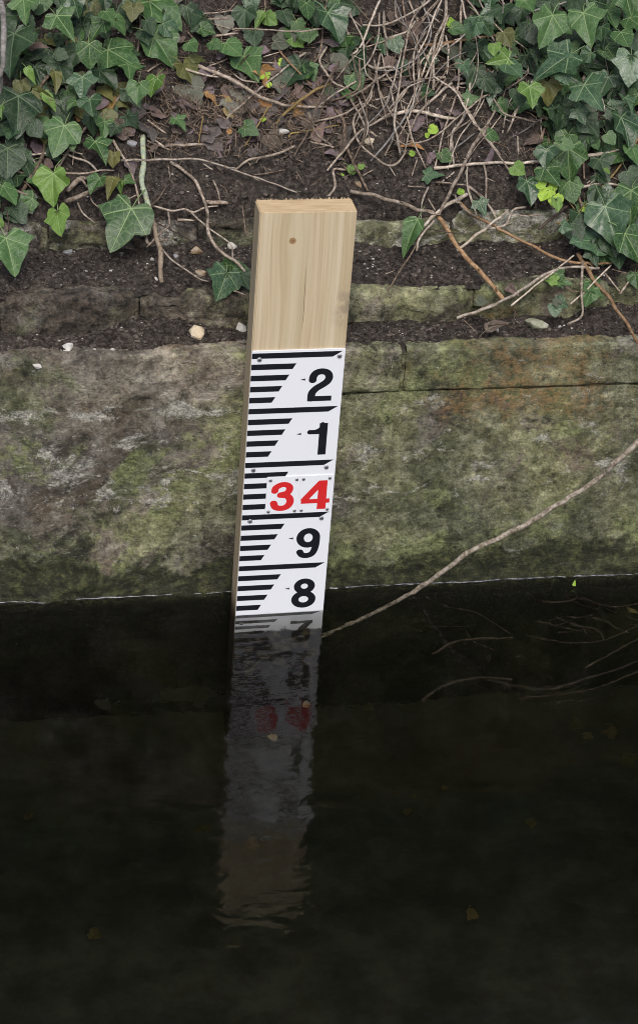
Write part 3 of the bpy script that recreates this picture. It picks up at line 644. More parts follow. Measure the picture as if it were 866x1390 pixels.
STEMS = {
 2: [([(0,55),(80,50),(160,75),(340,60)],14,'pale'), ([(325,35),(440,75)],14,'pale'), ([(345,65),(400,90),(470,115),(520,165)],13,'pale'), ([(80,265),(130,285),(200,290)],16,'tan'),
     ([(320,170),(430,178),(530,160),(610,160)],13,'tan'), ([(360,270),(420,215),(480,195)],34,'tan'), ([(345,335),(430,295),(490,265),(575,232)],30,'tan'), ([(410,325),(440,385),(505,440)],13,'pale'),
     ([(480,290),(500,335),(570,385)],10,'tan'), ([(605,0),(650,80),(700,170),(735,290),(745,370)],18,'tan'), ([(770,425),(790,555),(840,525)],20,'tan'), ([(30,360),(45,430),(45,490)],10,'dark'),
     ([(30,360),(100,455)],8,'dark'), ([(170,90),(205,150)],10,'tan'), ([(395,30),(388,130)],10,'tan'), ([(90,190),(150,235),(190,280)],10,'brown'), ([(200,230),(260,300),(330,330)],14,'brown')],
 4: [([(-60,108),(0,105),(240,100),(330,98),(450,125),(560,165),(660,200),(780,240),(880,280)],14,'pale'), ([(200,115),(280,165),(345,230),(375,310),(400,400),(410,500),(440,555),(500,620),(560,660),(640,735)],20,'tan'),
     ([(105,350),(210,375),(290,370),(350,420),(420,480),(520,550),(535,625)],12,'pale'), ([(280,370),(330,385),(380,360),(455,352)],12,'pale'), ([(390,332),(510,338)],26,'tan'), ([(240,420),(330,428)],18,'tan'),
     ([(425,210),(455,270),(465,320)],12,'tan'), ([(190,380),(195,455),(140,505),(75,570)],13,'tan'), ([(155,580),(210,640),(290,695),(370,745),(410,752)],12,'pale'), ([(60,375),(130,320),(180,245)],10,'brown'),
     ([(75,25),(150,80)],10,'brown'), ([(80,0),(210,55)],12,'tan'), ([(180,25),(440,15),(465,30)],13,'tan'), ([(350,30),(455,75)],10,'tan'), ([(120,435),(300,530),(470,640)],7,'dark'),
     ([(866,30),(760,75),(620,108),(550,155)],16,'tan'), ([(550,90),(600,170)],8,'tan'), ([(380,125),(440,165)],9,'pale'), ([(640,185),(720,175),(830,155)],8,'brown'), ([(585,345),(605,500)],6,'brown'),
     ([(540,800),(610,830)],12,'tan'), ([(190,130),(200,200)],9,'tan'), ([(640,140),(655,230)],7,'tan'), ([(310,150),(330,260)],8,'brown')],
 3: [([(140,345),(230,375),(320,400),(420,412)],14,'pale'), ([(275,350),(400,400),(500,450),(580,500),(680,540),(760,560),(866,570),(960,568)],22,'tan'), ([(460,395),(510,425),(600,440)],12,'pale'),
     ([(705,270),(780,350),(880,455)],12,'orange'), ([(980,440),(866,500),(800,550),(740,600),(690,660)],18,'ochre'), ([(650,560),(600,650),(520,780)],8,'ochre'), ([(590,265),(520,310),(480,390)],7,'dark'),
     ([(0,640),(100,710)],12,'tan'), ([(0,720),(90,780)],16,'pale'), ([(100,775),(380,770)],14,'tan'), ([(290,100),(480,92)],16,'tan'), ([(345,190),(485,175)],16,'tan'), ([(290,105),(480,160)],8,'tan'),
     ([(400,110),(395,240)],8,'brown'), ([(210,160),(280,240)],10,'brown'), ([(0,380),(60,340)],10,'tan'), ([(760,740),(770,710),(866,700)],12,'ochre'), ([(670,660),(700,610),(830,600)],12,'pale'),
     ([(300,600),(270,780)],8,'ochre'), ([(330,350),(430,310)],9,'tan'), ([(610,330),(700,335)],10,'tan'), ([(620,300),(720,270)],8,'tan'), ([(430,60),(480,0)],10,'brown'), ([(240,75),(400,60),(520,40)],9,'tan')],
 5: [([(415,0),(375,90),(340,190),(300,250),(230,280)],14,'pale'), ([(440,75),(440,170),(455,290)],16,'tan'), ([(160,230),(120,290),(150,350),(190,400),(230,420),(300,460)],14,'tan'), ([(300,275),(390,330),(480,325),(515,355)],16,'pale'),
     ([(140,470),(190,520),(240,590),(245,680),(285,790),(360,935)],18,'brown'), ([(310,505),(380,515),(440,555)],10,'pale'), ([(430,575),(520,548),(600,540),(700,565),(790,580)],22,'pale'), ([(770,405),(690,470),(610,550)],16,'pale'),
     ([(740,380),(700,440),(660,490)],12,'tan'), ([(375,400),(370,480),(300,560),(285,610),(310,680),(360,740),(440,800),(500,800),(545,735)],13,'tan'), ([(640,0),(575,100),(545,220),(520,360),(500,500),(490,590),(480,680),(440,760)],14,'tan'),
     ([(600,80),(600,250),(610,450),(560,580)],12,'tan'), ([(740,0),(740,90),(690,180),(680,300),(680,440)],18,'pale'), ([(735,110),(715,220),(670,310),(620,420)],14,'pale'), ([(820,0),(812,120),(815,200),(805,330),(800,420),(760,560),(720,680),(685,830)],14,'tan'),
     ([(635,222),(750,205),(840,190),(960,172),(1090,148)],18,'orange'), ([(490,0),(500,80),(550,130)],14,'tan'), ([(460,185),(550,150),(590,100)],14,'pale'), ([(740,170),(755,250),(745,360)],13,'pale'), ([(580,265),(560,320),(570,390)],12,'tan'),
     ([(850,400),(850,500),(820,590),(770,650),(765,790)],16,'pale'), ([(470,420),(490,540)],12,'pale'), ([(190,525),(330,440),(480,335)],12,'tan'), ([(60,540),(100,640),(180,710)],16,'tan'), ([(0,650),(220,610)],10,'ochre'),
     ([(70,690),(190,720)],12,'tan'), ([(0,710),(80,665)],14,'tan'), ([(320,620),(420,670)],8,'tan'), ([(650,60),(710,105)],10,'pale'), ([(690,545),(740,460)],12,'pale'), ([(180,0),(250,60),(330,130)],9,'tan'), ([(270,0),(275,80)],9,'tan'),
     ([(620,240),(600,300),(470,380),(380,400)],13,'tan'), ([(480,260),(600,230),(640,215)],12,'tan'), ([(530,0),(545,100)],12,'brown'), ([(560,0),(610,110),(640,60)],11,'tan'), ([(700,0),(620,90)],10,'tan'), ([(380,490),(460,470),(520,430)],10,'tan'),
     ([(360,630),(400,665)],14,'tan'), ([(80,600),(230,560),(330,500)],12,'tan'), ([(640,420),(600,480)],10,'tan'), ([(690,380),(740,375)],14,'pale'), ([(700,330),(790,340)],9,'tan'), ([(540,590),(700,640)],8,'brown'), ([(0,560),(60,590),(150,640)],12,'brown')],
 6: [([(130,285),(220,300),(340,335),(450,370),(540,395)],22,'tan'), ([(20,310),(55,260),(45,180),(110,180)],16,'tan'), ([(700,300),(600,355),(530,410),(480,465)],22,'pale'), ([(540,430),(470,510),(450,580)],14,'pale'),
     ([(480,465),(440,570),(380,660),(330,740),(305,775)],9,'brown'), ([(655,580),(780,470),(900,385)],16,'pale'), ([(810,-60),(780,0),(720,80),(690,140),(640,250),(580,350),(565,400)],20,'tan'), ([(620,0),(625,80),(635,150)],15,'pale'),
     ([(740,0),(660,60),(560,115)],9,'grey'), ([(510,265),(480,340),(475,440)],12,'pale'), ([(510,320),(545,380)],9,'tan'), ([(700,180),(705,270),(740,380)],10,'pale'), ([(780,150),(795,220),(790,340)],13,'tan'),
     ([(640,305),(680,370),(750,410)],11,'tan'), ([(690,250),(770,310),(840,400)],14,'tan'), ([(490,465),(580,480),(670,490),(740,430)],7,'dark'), ([(320,165),(350,210)],8,'pale'), ([(455,125),(430,210)],8,'tan'), ([(410,260),(500,265)],9,'tan'),
     ([(560,250),(610,215)],10,'pale'), ([(300,690),(345,675)],6,'tan'), ([(190,210),(240,180)],7,'tan'), ([(330,20),(300,110)],9,'pale'), ([(640,190),(580,240)],10,'pale'), ([(550,240),(620,245),(690,255)],11,'tan')],
 7: [([(60,300),(60,420),(40,520),(0,620)],13,'pale'), ([(420,0),(480,60),(520,100)],8,'dark'), ([(320,65),(400,40),(560,0)],12,'grey'), ([(325,258),(450,275)],16,'pale'), ([(260,265),(320,285),(340,340),(290,390),(230,420)],9,'tan'),
     ([(866,235),(760,290),(640,290)],9,'grey'), ([(545,345),(660,325),(740,300)],9,'tan'), ([(710,200),(710,280),(730,370)],9,'tan'), ([(550,440),(440,540),(290,640),(160,690),(60,720)],9,'grey'), ([(215,490),(150,580),(80,690),(40,774)],14,'tan'),
     ([(330,370),(150,480)],7,'grey'), ([(290,650),(295,774)],11,'pale'), ([(400,510),(405,640)],9,'tan'), ([(430,560),(445,700)],14,'brown'), ([(420,580),(470,660),(510,710)],9,'tan'), ([(390,690),(420,610)],20,'brown'),
     ([(610,600),(590,680),(560,750)],12,'brown'), ([(560,748),(680,735),(800,708)],16,'pale'), ([(320,130),(300,270)],9,'tan'), ([(770,40),(780,90),(840,150)],14,'tan'), ([(60,330),(160,340),(190,370)],10,'tan'), ([(0,400),(80,390),(110,405)],11,'pale'),
     ([(0,430),(60,490),(190,490)],13,'tan'), ([(240,550),(280,640)],10,'brown'), ([(300,700),(360,760)],12,'brown'), ([(30,0),(15,150)],11,'tan'), ([(75,0),(160,50)],9,'brown'), ([(130,240),(60,290)],9,'tan'), ([(480,580),(540,640)],9,'brown')],
 8: [([(-110,100),(0,85),(150,70),(300,72),(390,65),(560,45),(800,8)],18,'pale'), ([(590,185),(700,172),(866,190)],15,'pale'), ([(900,-100),(840,0),(770,100),(690,190),(620,270),(550,335),(480,360)],13,'ochre'), ([(550,345),(610,380),(700,415),(780,420),(866,405)],8,'ochre'),
     ([(535,260),(570,300)],6,'ochre'), ([(85,0),(50,100),(55,200),(95,320)],10,'pale'), ([(0,250),(60,310),(130,350),(240,410),(360,470),(480,530),(590,550),(740,552)],18,'orange'), ([(60,180),(150,270),(190,350)],13,'pale'),
     ([(140,385),(230,370),(270,300),(330,280)],14,'pale'), ([(250,325),(400,322)],9,'tan'), ([(0,815),(120,775),(240,720),(340,660),(430,600),(540,570),(680,575)],17,'pale'), ([(260,755),(400,640),(560,515)],11,'pale'),
     ([(540,750),(620,680),(735,560)],10,'pale'), ([(600,550),(595,700),(600,800),(530,845)],14,'tan'), ([(390,385),(530,280)],16,'dark'), ([(620,300),(610,400)],10,'brown'), ([(700,590),(780,690)],9,'tan'), ([(780,700),(820,640)],12,'tan'),
     ([(510,420),(550,465)],6,'dark'), ([(650,60),(660,130),(620,170)],10,'tan'), ([(740,140),(866,190)],8,'tan'), ([(600,0),(610,150)],12,'brown'), ([(740,580),(830,605)],9,'brown'), ([(280,770),(270,850)],8,'dark'), ([(150,850),(230,840),(280,870)],6,'brown'),
     ([(30,820),(100,890)],6,'brown'), ([(330,860),(380,920)],7,'dark'), ([(360,100),(380,290)],9,'brown')],
}
for t, L in STEMS.items():
    for (p, wd, c) in L: stem(t, p, wd, c)
stem(6, [(555,405),(620,500),(680,590),(770,690),(866,800),(880,818)], 26, 'orange', 'stout orange-brown stick slanting down over two ledges beside the post', 'fallen_stick', .012)
stem(8, [(580,505),(650,620),(750,750),(830,870),(866,940),(900,1000)], 22, 'orange', 'orange-brown stick crossing the lowest ledge below ivy leaves', 'fallen_stick', .012)
stem(2, [(775,-20),(765,90),(760,200),(780,300),(800,400),(825,480),(845,560),(858,640),(866,760)], 33, 'tan', 'knobbly stick crusted with pale green lichen on the bank', 'lichen_stick', .02, M['twig_lichen'])
stem(1, [(-10,-60),(14,80),(20,220),(10,360),(-8,520)], 40, 'grey', 'smooth grey upright stem beside large ivy leaves', 'upright_stem', .16)
r2 = random.Random(21)
for i in range(66):                            # the hanging tangle of fine dead stems
    x = r2.gauss(580, 88); y = r2.uniform(-30, 150); a = r2.gauss(math.radians(100), .6); P = [(x, y)]
    for k in range(r2.randint(2, 4)):
        a += r2.gauss(0, .32); l = r2.uniform(22, 48); x += math.cos(a)*l; y += math.sin(a)*l
        if y > 235: break
        P.append((x, y))
    if len(P) > 1: stem(0, P, r2.uniform(1.8, 3.8), r2.choice(['tan', 'tan', 'pale', 'pale', 'brown', 'grey']), lift=r2.uniform(.01, .06))
def litter():                                  # needle-fine broken twig litter nobody could count
    r = random.Random(8); v, f = [], []
    for i in range(1700):
        if r.random() < .6: px, py = r.uniform(180, 760), r.uniform(-20, 260)
        else: px, py = r.gauss(330, 90), r.gauss(160, 40)
        if py > 225 and r.random() < .75: continue
        p = hit(px, py); p.z = ground(p.x, p.y) + .002+.008*r.random()**2 if p.y > .2 else p.z
        a = r.uniform(0, math.pi); l = r.uniform(.006, .03); d = Vector((math.cos(a), math.sin(a)*.8, math.sin(a)*.5+r.uniform(-.15, .25)))*l; w_ = r.uniform(.0003, .0009)
        k = len(v); q = d.orthogonal().normalized()*w_; q2 = d.cross(q).normalized()*w_
        m = p+d*.5+Vector((r.uniform(-1, 1), r.uniform(-1, 1), r.uniform(0, 1)))*l*.1
        for c in (p, m, p+d): v += [c+q, c-q*.5+q2*.87, c-q*.5-q2*.87]
        for j in (0, 3):
            for e in range(3): f.append((k+j+e, k+j+(e+1) % 3, k+j+3+(e+1) % 3, k+j+3+e))
    tag(link('twig_litter', mesh('twig_litter', v, f), M['twig_brown']), 'fine broken twig litter scattered on the bank', 'litter', kind='stuff')
litter()

# the long bare branch dipping into the water
bp = [(1.55, .30, .80), (1.22, .02, .58)]
def wpt(x, y, Y): return onY(x, y, Y)
P = [Vector(p) for p in bp] + [wpt(866, 600, -.085), wpt(815, 648, -.08), wpt(745, 692, -.072), wpt(700, 719, -.066), wpt(640, 748, -.058), wpt(600, 777, -.045), onZ(563, 803, .003)]
P += [under(540, 815, .015), under(500, 836, .05), under(450, 858, .10), under(405, 880, .17)]
me = tube(smooth_path(P, .007), .0054, .0040, 'branch', sides=10, knob=.16, seed=3.3); o = centre(me)
ob = tag(link('bare_branch', me, M['branch']), 'long bare grey-brown branch dipping into the water below the wall', 'branch'); ob.location = o
def subtwig(pts, d0, d1, wpx, label):
    P = [under(440+x*.492, 750+y*.492, .03+1.5*lerp(d0, d1, i/(len(pts)-1))) for i, (x, y) in enumerate(pts)]
    me = tube(smooth_path(P, .008), wpx/800, wpx/1300, 'twig', seed=rnd.uniform(0, 50)); o = centre(me)
    ob = tag(link('submerged_twig', me, M['twig_wet']), label, 'twig', 'sodden twigs under the water'); ob.location = o
SUB = 'sodden brown twig lying just under the water near the branch'
for pts, a, b, wd in (([(300,280),(350,252),(400,240),(520,236)], .05, .03, 2.6), ([(260,120),(340,150),(420,168),(520,228)], .03, .05, 1.8), ([(270,412),(300,385),(350,362),(430,345),(520,352)], .07, .04, 3.0), ([(440,350),(600,378),(740,345),(866,300)], .06, .04, 3.4),
                      ([(540,405),(640,392),(760,372),(880,322)], .08, .05, 3.0), ([(720,320),(790,280),(880,232)], .05, .03, 2.2), ([(600,136),(660,138),(700,125),(690,112)], .02, .02, 2.6), ([(700,120),(790,150),(880,140)], .03, .02, 2.0), ([(390,215),(410,245),(470,270)], .05, .06, 1.4), ([(620,60),(640,100),(700,140),(760,160)], .004, .05, 1.8),
                      ([(560,230),(680,250),(780,240),(870,200)], .05, .03, 1.8), ([(600,420),(700,410),(800,395)], .09, .07, 2.0), ([(280,205),(400,205)], .05, .06, 1.2)):
    subtwig(pts, a, b, wd, SUB)
r5 = random.Random(14)
for i in range(15):                            # the sodden clump close to the wall
    x, y, a = r5.uniform(560, 860), r5.uniform(95, 230), r5.uniform(-.5, .5); P5 = [(x, y)]
    for k in range(3): a += r5.gauss(0, .4); x += 42*math.cos(a); y += 26*math.sin(a); P5.append((x, y))
    subtwig(P5, r5.uniform(.02, .06), r5.uniform(.02, .07), r5.uniform(1.2, 2.4), 'dark sodden twig in the sunken clump close to the wall')

# ------------------------------------------------------------------ leaves
OUT = {
 'star': [(.0,-.015),(.07,-.10),(.17,-.17),(.27,-.19),(.30,-.10),(.37,-.01),(.55,.10),(.47,.20),(.34,.27),(.235,.34),(.20,.46),(.15,.62),(.08,.80),(.0,.95)],
 'broad': [(.0,-.01),(.09,-.12),(.22,-.19),(.35,-.17),(.42,-.05),(.47,.08),(.56,.20),(.49,.31),(.40,.40),(.32,.48),(.27,.58),(.19,.71),(.09,.84),(.0,.92)],
 'heart': [(.0,-.01),(.10,-.10),(.24,-.14),(.37,-.10),(.45,.02),(.48,.16),(.47,.30),(.42,.43),(.36,.53),(.29,.62),(.21,.71),(.13,.79),(.06,.85),(.0,.89)],
 'narrow': [(.0,-.01),(.05,-.04),(.12,-.04),(.20,.0),(.25,.07),(.28,.16),(.27,.27),(.24,.38),(.20,.49),(.165,.60),(.12,.71),(.08,.82),(.04,.92),(.0,1.0)],
 'round': [(.0,.0),(.10,-.06),(.22,-.05),(.33,.02),(.40,.13),(.42,.25),(.39,.33),(.41,.42),(.35,.52),(.33,.60),(.24,.67),(.20,.73),(.10,.76),(.0,.80)],
}
def leaf_mesh(kind, var, petiole=True):
    r = random.Random(hash((kind, var)) % 99991 if False else sum(map(ord, kind))*13+var*7)
    half = OUT[kind]
    if kind == 'star': k = r.uniform(0, .75); half = [(lerp(a, c, k), lerp(b, d, k)) for (a, b), (c, d) in zip(OUT['star'], OUT['broad'])]
    out = [(x*(1+r.uniform(-.10, .10)), y+r.uniform(-.02, .02)) for x, y in half]; left = [(-x*(1+r.uniform(-.12, .12)), y+r.uniform(-.025, .025)) for x, y in half[1:-1]][::-1]
    ring = out+left; fold = r.uniform(.02, .34); droop = r.uniform(.05, .5); cup = r.uniform(-.2, .35); tw = r.uniform(-.25, .25)
    def z(x, y):
        rr = math.hypot(x, y); th = math.atan2(abs(x), y)
        lobe = min(abs(math.sin(th-a))*rr for a in (0, .92, 2.0) if math.cos(th-a) > 0)
        return fold*lobe*1.6 + fold*.5*abs(x) - droop*max(0, y)**2*.6 - cup*x*x + tw*x*y + .02*mn.noise((x*5+var*3, y*5, var))
    V_ = [(0, 0, 0)]; UV = [(0, 0)]; K = len(ring); F_ = []
    for q in (.38, .72, 1.0):
        for x, y in ring: V_.append((x*q, y*q, z(x*q, y*q))); UV.append((x*q, y*q))
    for i in range(K):
        j = (i+1) % K; F_.append((0, 1+j, 1+i))
        for a in (0, 1): F_.append((1+a*K+i, 1+a*K+j, 1+(a+1)*K+j, 1+(a+1)*K+i))
    F_ = [q[::-1] if len(q) == 3 else q[::-1] for q in F_]
    F_ = [tuple(q) for q in F_]
    if petiole:
        b = len(V_); pl = r.uniform(.35, .6); sx = r.uniform(-.2, .2); w_ = .016
        for t in (0, .5, 1):
            c = (sx*t*t, -pl*t, -.02-.22*t*t)
            for g in (0, 2.09, 4.19): V_.append((c[0]+w_*math.cos(g), c[1], c[2]+w_*math.sin(g))); UV.append((0, .02))
        for t in (0, 3):
            for e in range(3): F_.append((b+t+e, b+t+(e+1) % 3, b+t+3+(e+1) % 3, b+t+3+e))
    me = mesh('leaf', V_, F_); uvl = me.uv_layers.new(name='UVMap')
    for lp in me.loops: uvl.data[lp.index].uv = UV[lp.vertex_index]
    # make the blade face +Z
    return me
LCACHE = {}
def get_leaf(kind, var, shade):
    k = (kind, var, shade)
    if k not in LCACHE:
        me = leaf_mesh(kind, var, shade not in ('bright',)); me.materials.append(LM[shade]); LCACHE[k] = me
    return LCACHE[k]
def leaf_matrix(p, ang, size, tilt=.35, facing=.5, r=rnd):
    n = (BACK*facing + Vector((0, -.25, 1))*(1-facing) + Vector((r.uniform(-1, 1), r.uniform(-.6, .6), r.uniform(-.6, .6)))*tilt).normalized()
    a = math.radians(ang); t = RIGHT*math.cos(a)+UP*math.sin(a); t = (t-n*t.dot(n)).normalized(); x = t.cross(n)
    m = Matrix((x, t, n)).transposed().to_4x4(); c = p - t*size*.38
    return Matrix.Translation(c) @ m @ Matrix.Scale(size, 4)
PLANTS = {
 'L': empty('ivy_plant', hit(70, 240, -.01), 'dense dark ivy with large lobed leaves left of the lichen-covered stick', 'ivy'),
 'M': empty('ivy_plant', hit(380, 120, -.01), 'sparse ivy growing through twig litter behind the gauge post', 'ivy'),
 'P': empty('ivy_plant', hit(330, 360, -.01), 'small ivy sprig tucked against the side of the timber post', 'ivy'),
 'R': empty('ivy_plant', hit(740, 160, -.01), 'dense glossy ivy trailing down the bank beyond the stem tangle', 'ivy'),
 'B': empty('ivy_plant', hit(800, 330, -.01), 'ivy with broad bluish leaves hanging over the top step', 'ivy'),
 'S': empty('ivy_plant', hit(775, 395, -.01), 'small ivy seedlings rooted on the stone ledge among sticks', 'ivy'),
}
def leaf(plant, px, py, size_px, ang, shade, kind, h, tilt=.35, facing=.55, name='leaf'):
    p = hit(px, py, h); sz = size_px/pxm(p)*1.0
    o = link(name, get_leaf(kind, rnd.randrange(7), shade)); mtx = leaf_matrix(p, ang+rnd.uniform(-8, 8), sz, tilt, facing)
    pl = PLANTS[plant]; o.parent = pl; o.matrix_parent_inverse = Matrix.Identity(4); o.matrix_local = Matrix.Translation(-Vector(pl.location)) @ mtx; return o
# (x, y, size, tip angle, shade, kind) in tile pixels
LV = {
 1: ('L', [(130,45,200,-80,'mid','star'),(60,260,330,-80,'dark','star'),(340,130,215,-50,'mid','star'),(520,155,160,-120,'mid','star'),(640,130,130,-60,'mid','broad'),(650,300,270,-35,'mid','star'),(690,370,170,-100,'mid','star'),(480,290,170,-80,'mid','heart'),
     (100,590,290,-90,'dark','broad'),(260,530,140,-50,'light','narrow'),(575,410,170,-50,'dark','broad'),(735,485,150,-100,'mid','heart'),(820,450,150,-90,'light','heart'),(440,460,180,-90,'blue','star'),(485,560,150,-70,'blue','broad'),(385,555,95,-120,'mid','star'),
     (320,735,240,-110,'mid','star'),(400,15,160,-70,'blue','broad'),(700,10,90,-60,'blue','heart'),(710,55,130,-90,'olive','broad'),(160,390,110,-60,'light','narrow'),(580,80,110,-60,'mid','heart'),(160,130,150,-60,'dark','narrow'),(210,50,80,-30,'dark','heart'),
     (60,700,120,-90,'blue','heart'),(220,500,150,-20,'olive','narrow'),(300,420,150,-90,'olive','narrow'),(120,470,120,-80,'olive','heart'),(560,10,110,-90,'dark','broad'),(800,140,110,-60,'dark','heart'),(10,590,90,-90,'light','narrow'),(30,120,190,-70,'dark','broad'),
     (420,60,100,-90,'dark','broad'),(780,190,120,-80,'dark','heart'),(190,690,120,-60,'dark','heart'),(330,290,90,-20,'dark','heart')]),
 2: ('L', [(40,110,215,-90,'dark','heart'),(45,285,150,-65,'mid','heart'),(135,120,185,-70,'dark','narrow'),(280,250,200,-85,'light','broad'),(310,430,165,-75,'light','broad'),(655,455,300,-112,'mid','star'),(55,600,240,-75,'mid','broad'),(0,440,60,-30,'light','heart'),
     (510,235,120,-110,'mid','broad'),(605,100,95,-90,'olive','heart'),(595,235,150,-95,'olive','narrow'),(640,240,85,-80,'light','narrow'),(690,215,85,-30,'mid','star'),(535,50,170,-80,'mid','star'),(90,20,110,-60,'dark','heart'),(300,60,130,-60,'dark','broad'),(380,0,110,-70,'mid','broad')]),
 3: ('M', [(85,260,225,-60,'mid','broad'),(90,60,260,-30,'mid','broad'),(120,150,130,-20,'blue','heart'),(560,15,100,-70,'blue','heart'),(600,95,120,-110,'light','narrow'),(660,100,90,-30,'light','heart'),(790,10,110,-90,'blue','heart'),(815,145,80,-70,'mid','broad'),(800,220,95,-30,'light','heart'),
     (855,50,110,-90,'mid','heart'),(320,160,95,-10,'mid','broad'),(360,235,85,-40,'mid','heart'),(240,245,95,-50,'mid','heart'),(455,255,150,-50,'mid','heart'),(545,345,190,-60,'mid','broad'),(520,100,140,-90,'dark','broad'),(570,200,110,-80,'dark','heart'),(780,390,200,-115,'dark','star'),
     (225,390,160,-60,'olive','broad'),(230,510,190,-70,'grey','heart'),(500,540,190,-20,'grey','broad'),(175,655,105,-60,'mid','star'),(550,690,105,-30,'mid','broad'),(260,310,110,0,'olive','narrow'),(640,400,48,-90,'bright','round'),(650,452,42,-70,'bright','round'),(615,410,40,-150,'bright','round'),(722,330,55,-10,'bright','round'),(620,637,40,0,'bright','round'),
     (840,190,70,-60,'mid','heart'),(860,390,80,-80,'mid','heart'),(740,90,110,-80,'dark','heart'),(720,470,140,-10,'grey','broad')]),
 4: ('P', [(485,765,200,-115,'blue','broad'),(500,668,95,-170,'mid','broad'),(575,685,100,-10,'mid','star'),(600,750,110,-60,'dark','broad')]),
 5: ('M', [(90,65,160,-80,'dark','heart'),(20,130,85,-70,'mid','heart'),(75,170,85,-90,'mid','heart'),(20,200,65,-10,'light','heart'),(195,115,185,-70,'blue','broad'),(250,230,140,-80,'dark','broad'),(310,310,140,-60,'dark','broad'),(300,400,110,-60,'mid','heart'),(260,460,85,-50,'mid','heart'),
     (220,350,160,-40,'grey','broad'),(30,370,140,-90,'dark','star'),(80,350,90,-60,'mid','broad'),(435,220,100,-80,'blue','heart'),(500,220,90,-60,'blue','heart'),(660,295,95,-80,'dark','heart'),(830,330,90,-80,'blue','broad'),(640,450,100,-20,'blue','broad'),(680,632,62,-10,'bright','round'),(650,660,34,-80,'bright','round'),
     (770,112,55,-30,'bright','heart'),(800,140,90,-20,'mid','heart'),(740,770,65,-30,'mid','heart'),(575,750,40,-20,'bright','round'),(215,765,24,-20,'bright','round'),(170,470,90,-50,'dark','heart'),(540,330,110,-70,'dark','narrow'),(770,250,150,-90,'grey','heart'),(350,170,90,-40,'dark','heart'),(30,20,120,-60,'dark','broad')]),
 6: ('M', [(535,205,105,-10,'blue','star'),(135,180,62,-60,'light','round'),(180,165,45,-80,'light','round'),(595,115,85,-60,'mid','heart'),(425,490,205,-115,'mid','narrow'),(775,365,80,-80,'blue','star'),(670,290,42,-20,'bright','round'),(90,205,24,0,'bright','round'),(72,115,24,0,'bright','round')]),
 7: ('R', [(70,140,120,-120,'blue','broad'),(135,115,140,-60,'blue','broad'),(215,60,130,-80,'dark','broad'),(340,20,120,-60,'mid','broad'),(355,150,140,-80,'dark','heart'),(435,135,210,-105,'mid','star'),(510,120,130,-30,'mid','broad'),(620,125,225,-80,'mid','star'),(690,50,170,-60,'dark','star'),
     (690,150,110,-80,'blue','heart'),(820,15,160,-80,'mid','broad'),(850,100,140,-60,'mid','heart'),(800,180,130,-70,'mid','heart'),(205,285,135,-170,'light','star'),(240,310,90,-40,'light','heart'),(270,325,140,-60,'blue','heart'),(460,310,260,-150,'blue','star'),(500,330,170,-60,'blue','broad'),(360,260,110,-80,'dark','narrow'),
     (615,270,100,-150,'blue','broad'),(645,450,225,-55,'blue','star'),(355,450,140,-80,'light','broad'),(435,440,140,-80,'olive','broad'),(592,550,100,-60,'blue','star'),(822,490,120,-90,'blue','star'),(830,320,190,-90,'blue','broad'),(810,620,200,-80,'blue','broad'),(760,560,120,-80,'dark','broad'),(735,660,80,-60,'mid','heart'),
     (735,250,120,-60,'mid','heart'),(490,190,110,-60,'dark','heart'),(175,645,85,-10,'mid','heart'),(530,690,80,-20,'mid','heart'),(150,400,110,-60,'dark','heart'),(180,230,80,-90,'light','heart'),(40,320,70,-70,'blue','broad'),(735,215,150,-60,'dark','heart'),(560,230,80,-60,'mid','heart'),(800,420,80,-80,'dark','heart'),
     (480,560,120,-60,'dark','broad'),(640,600,130,-40,'dark','broad'),(240,180,110,-60,'olive','heart'),(580,20,120,-60,'dark','broad'),(450,40,110,-80,'dark','heart'),(856,200,110,-80,'dark','heart'),(300,460,110,-70,'dark','heart')]),
 8: ('B', [(425,45,115,-90,'blue','broad'),(535,70,185,-85,'mid','broad'),(450,130,140,-60,'mid','broad'),(545,205,130,-75,'mid','heart'),(348,205,140,-80,'blue','star'),(295,105,85,-40,'light','heart'),(480,270,75,-80,'light','heart'),(735,360,240,-80,'blue','broad'),(830,275,205,-90,'mid','star'),(635,440,200,-155,'blue','broad'),
     (740,470,130,-70,'dark','heart'),(840,470,190,-60,'mid','heart'),(120,285,90,-60,'blue','star'),(20,210,45,-20,'bright','round'),(525,380,65,-20,'blue','broad'),(610,295,30,-20,'bright','round'),(840,150,120,-60,'dark','heart'),(655,230,140,-95,'dark','narrow'),(600,370,160,-80,'dark','broad'),(850,30,120,-80,'mid','heart'),
     (720,110,40,-60,'light','heart'),(860,330,120,-80,'dark','heart'),(570,400,120,-60,'dark','heart')]),
}
H = {1: (.045, .125), 2: (.02, .06), 3: (.008, .045), 4: (.006, .016), 5: (.008, .045), 6: (.006, .016), 7: (.045, .125), 8: (.025, .065)}
for t, (pl, L) in LV.items():
    s = TILE[t][2]
    for (x, y, sz, an, sh, kd) in L:
        px, py = T(t, (x, y)); lo, hi = H[t]
        if sh in ('dark', 'olive'): hi = lerp(lo, hi, .35)
        if sh == 'grey': lo, hi = .004, .008
        leaf(pl, px, py, sz*s*(.9 if t in (1, 7) else .98), an, sh, kd, rnd.uniform(lo, hi), .45 if sz > 180 else .62)
for x, y, sz, an in ((400,172,62,150),(460,188,50,-70),(420,225,82,-120),(465,258,60,-70),(490,242,52,-20),(440,210,60,-150)):
    px, py = T(8, (x, y)); leaf('B', px, py, sz*.2841*1.1, an, 'bright', 'round', .045, .3)
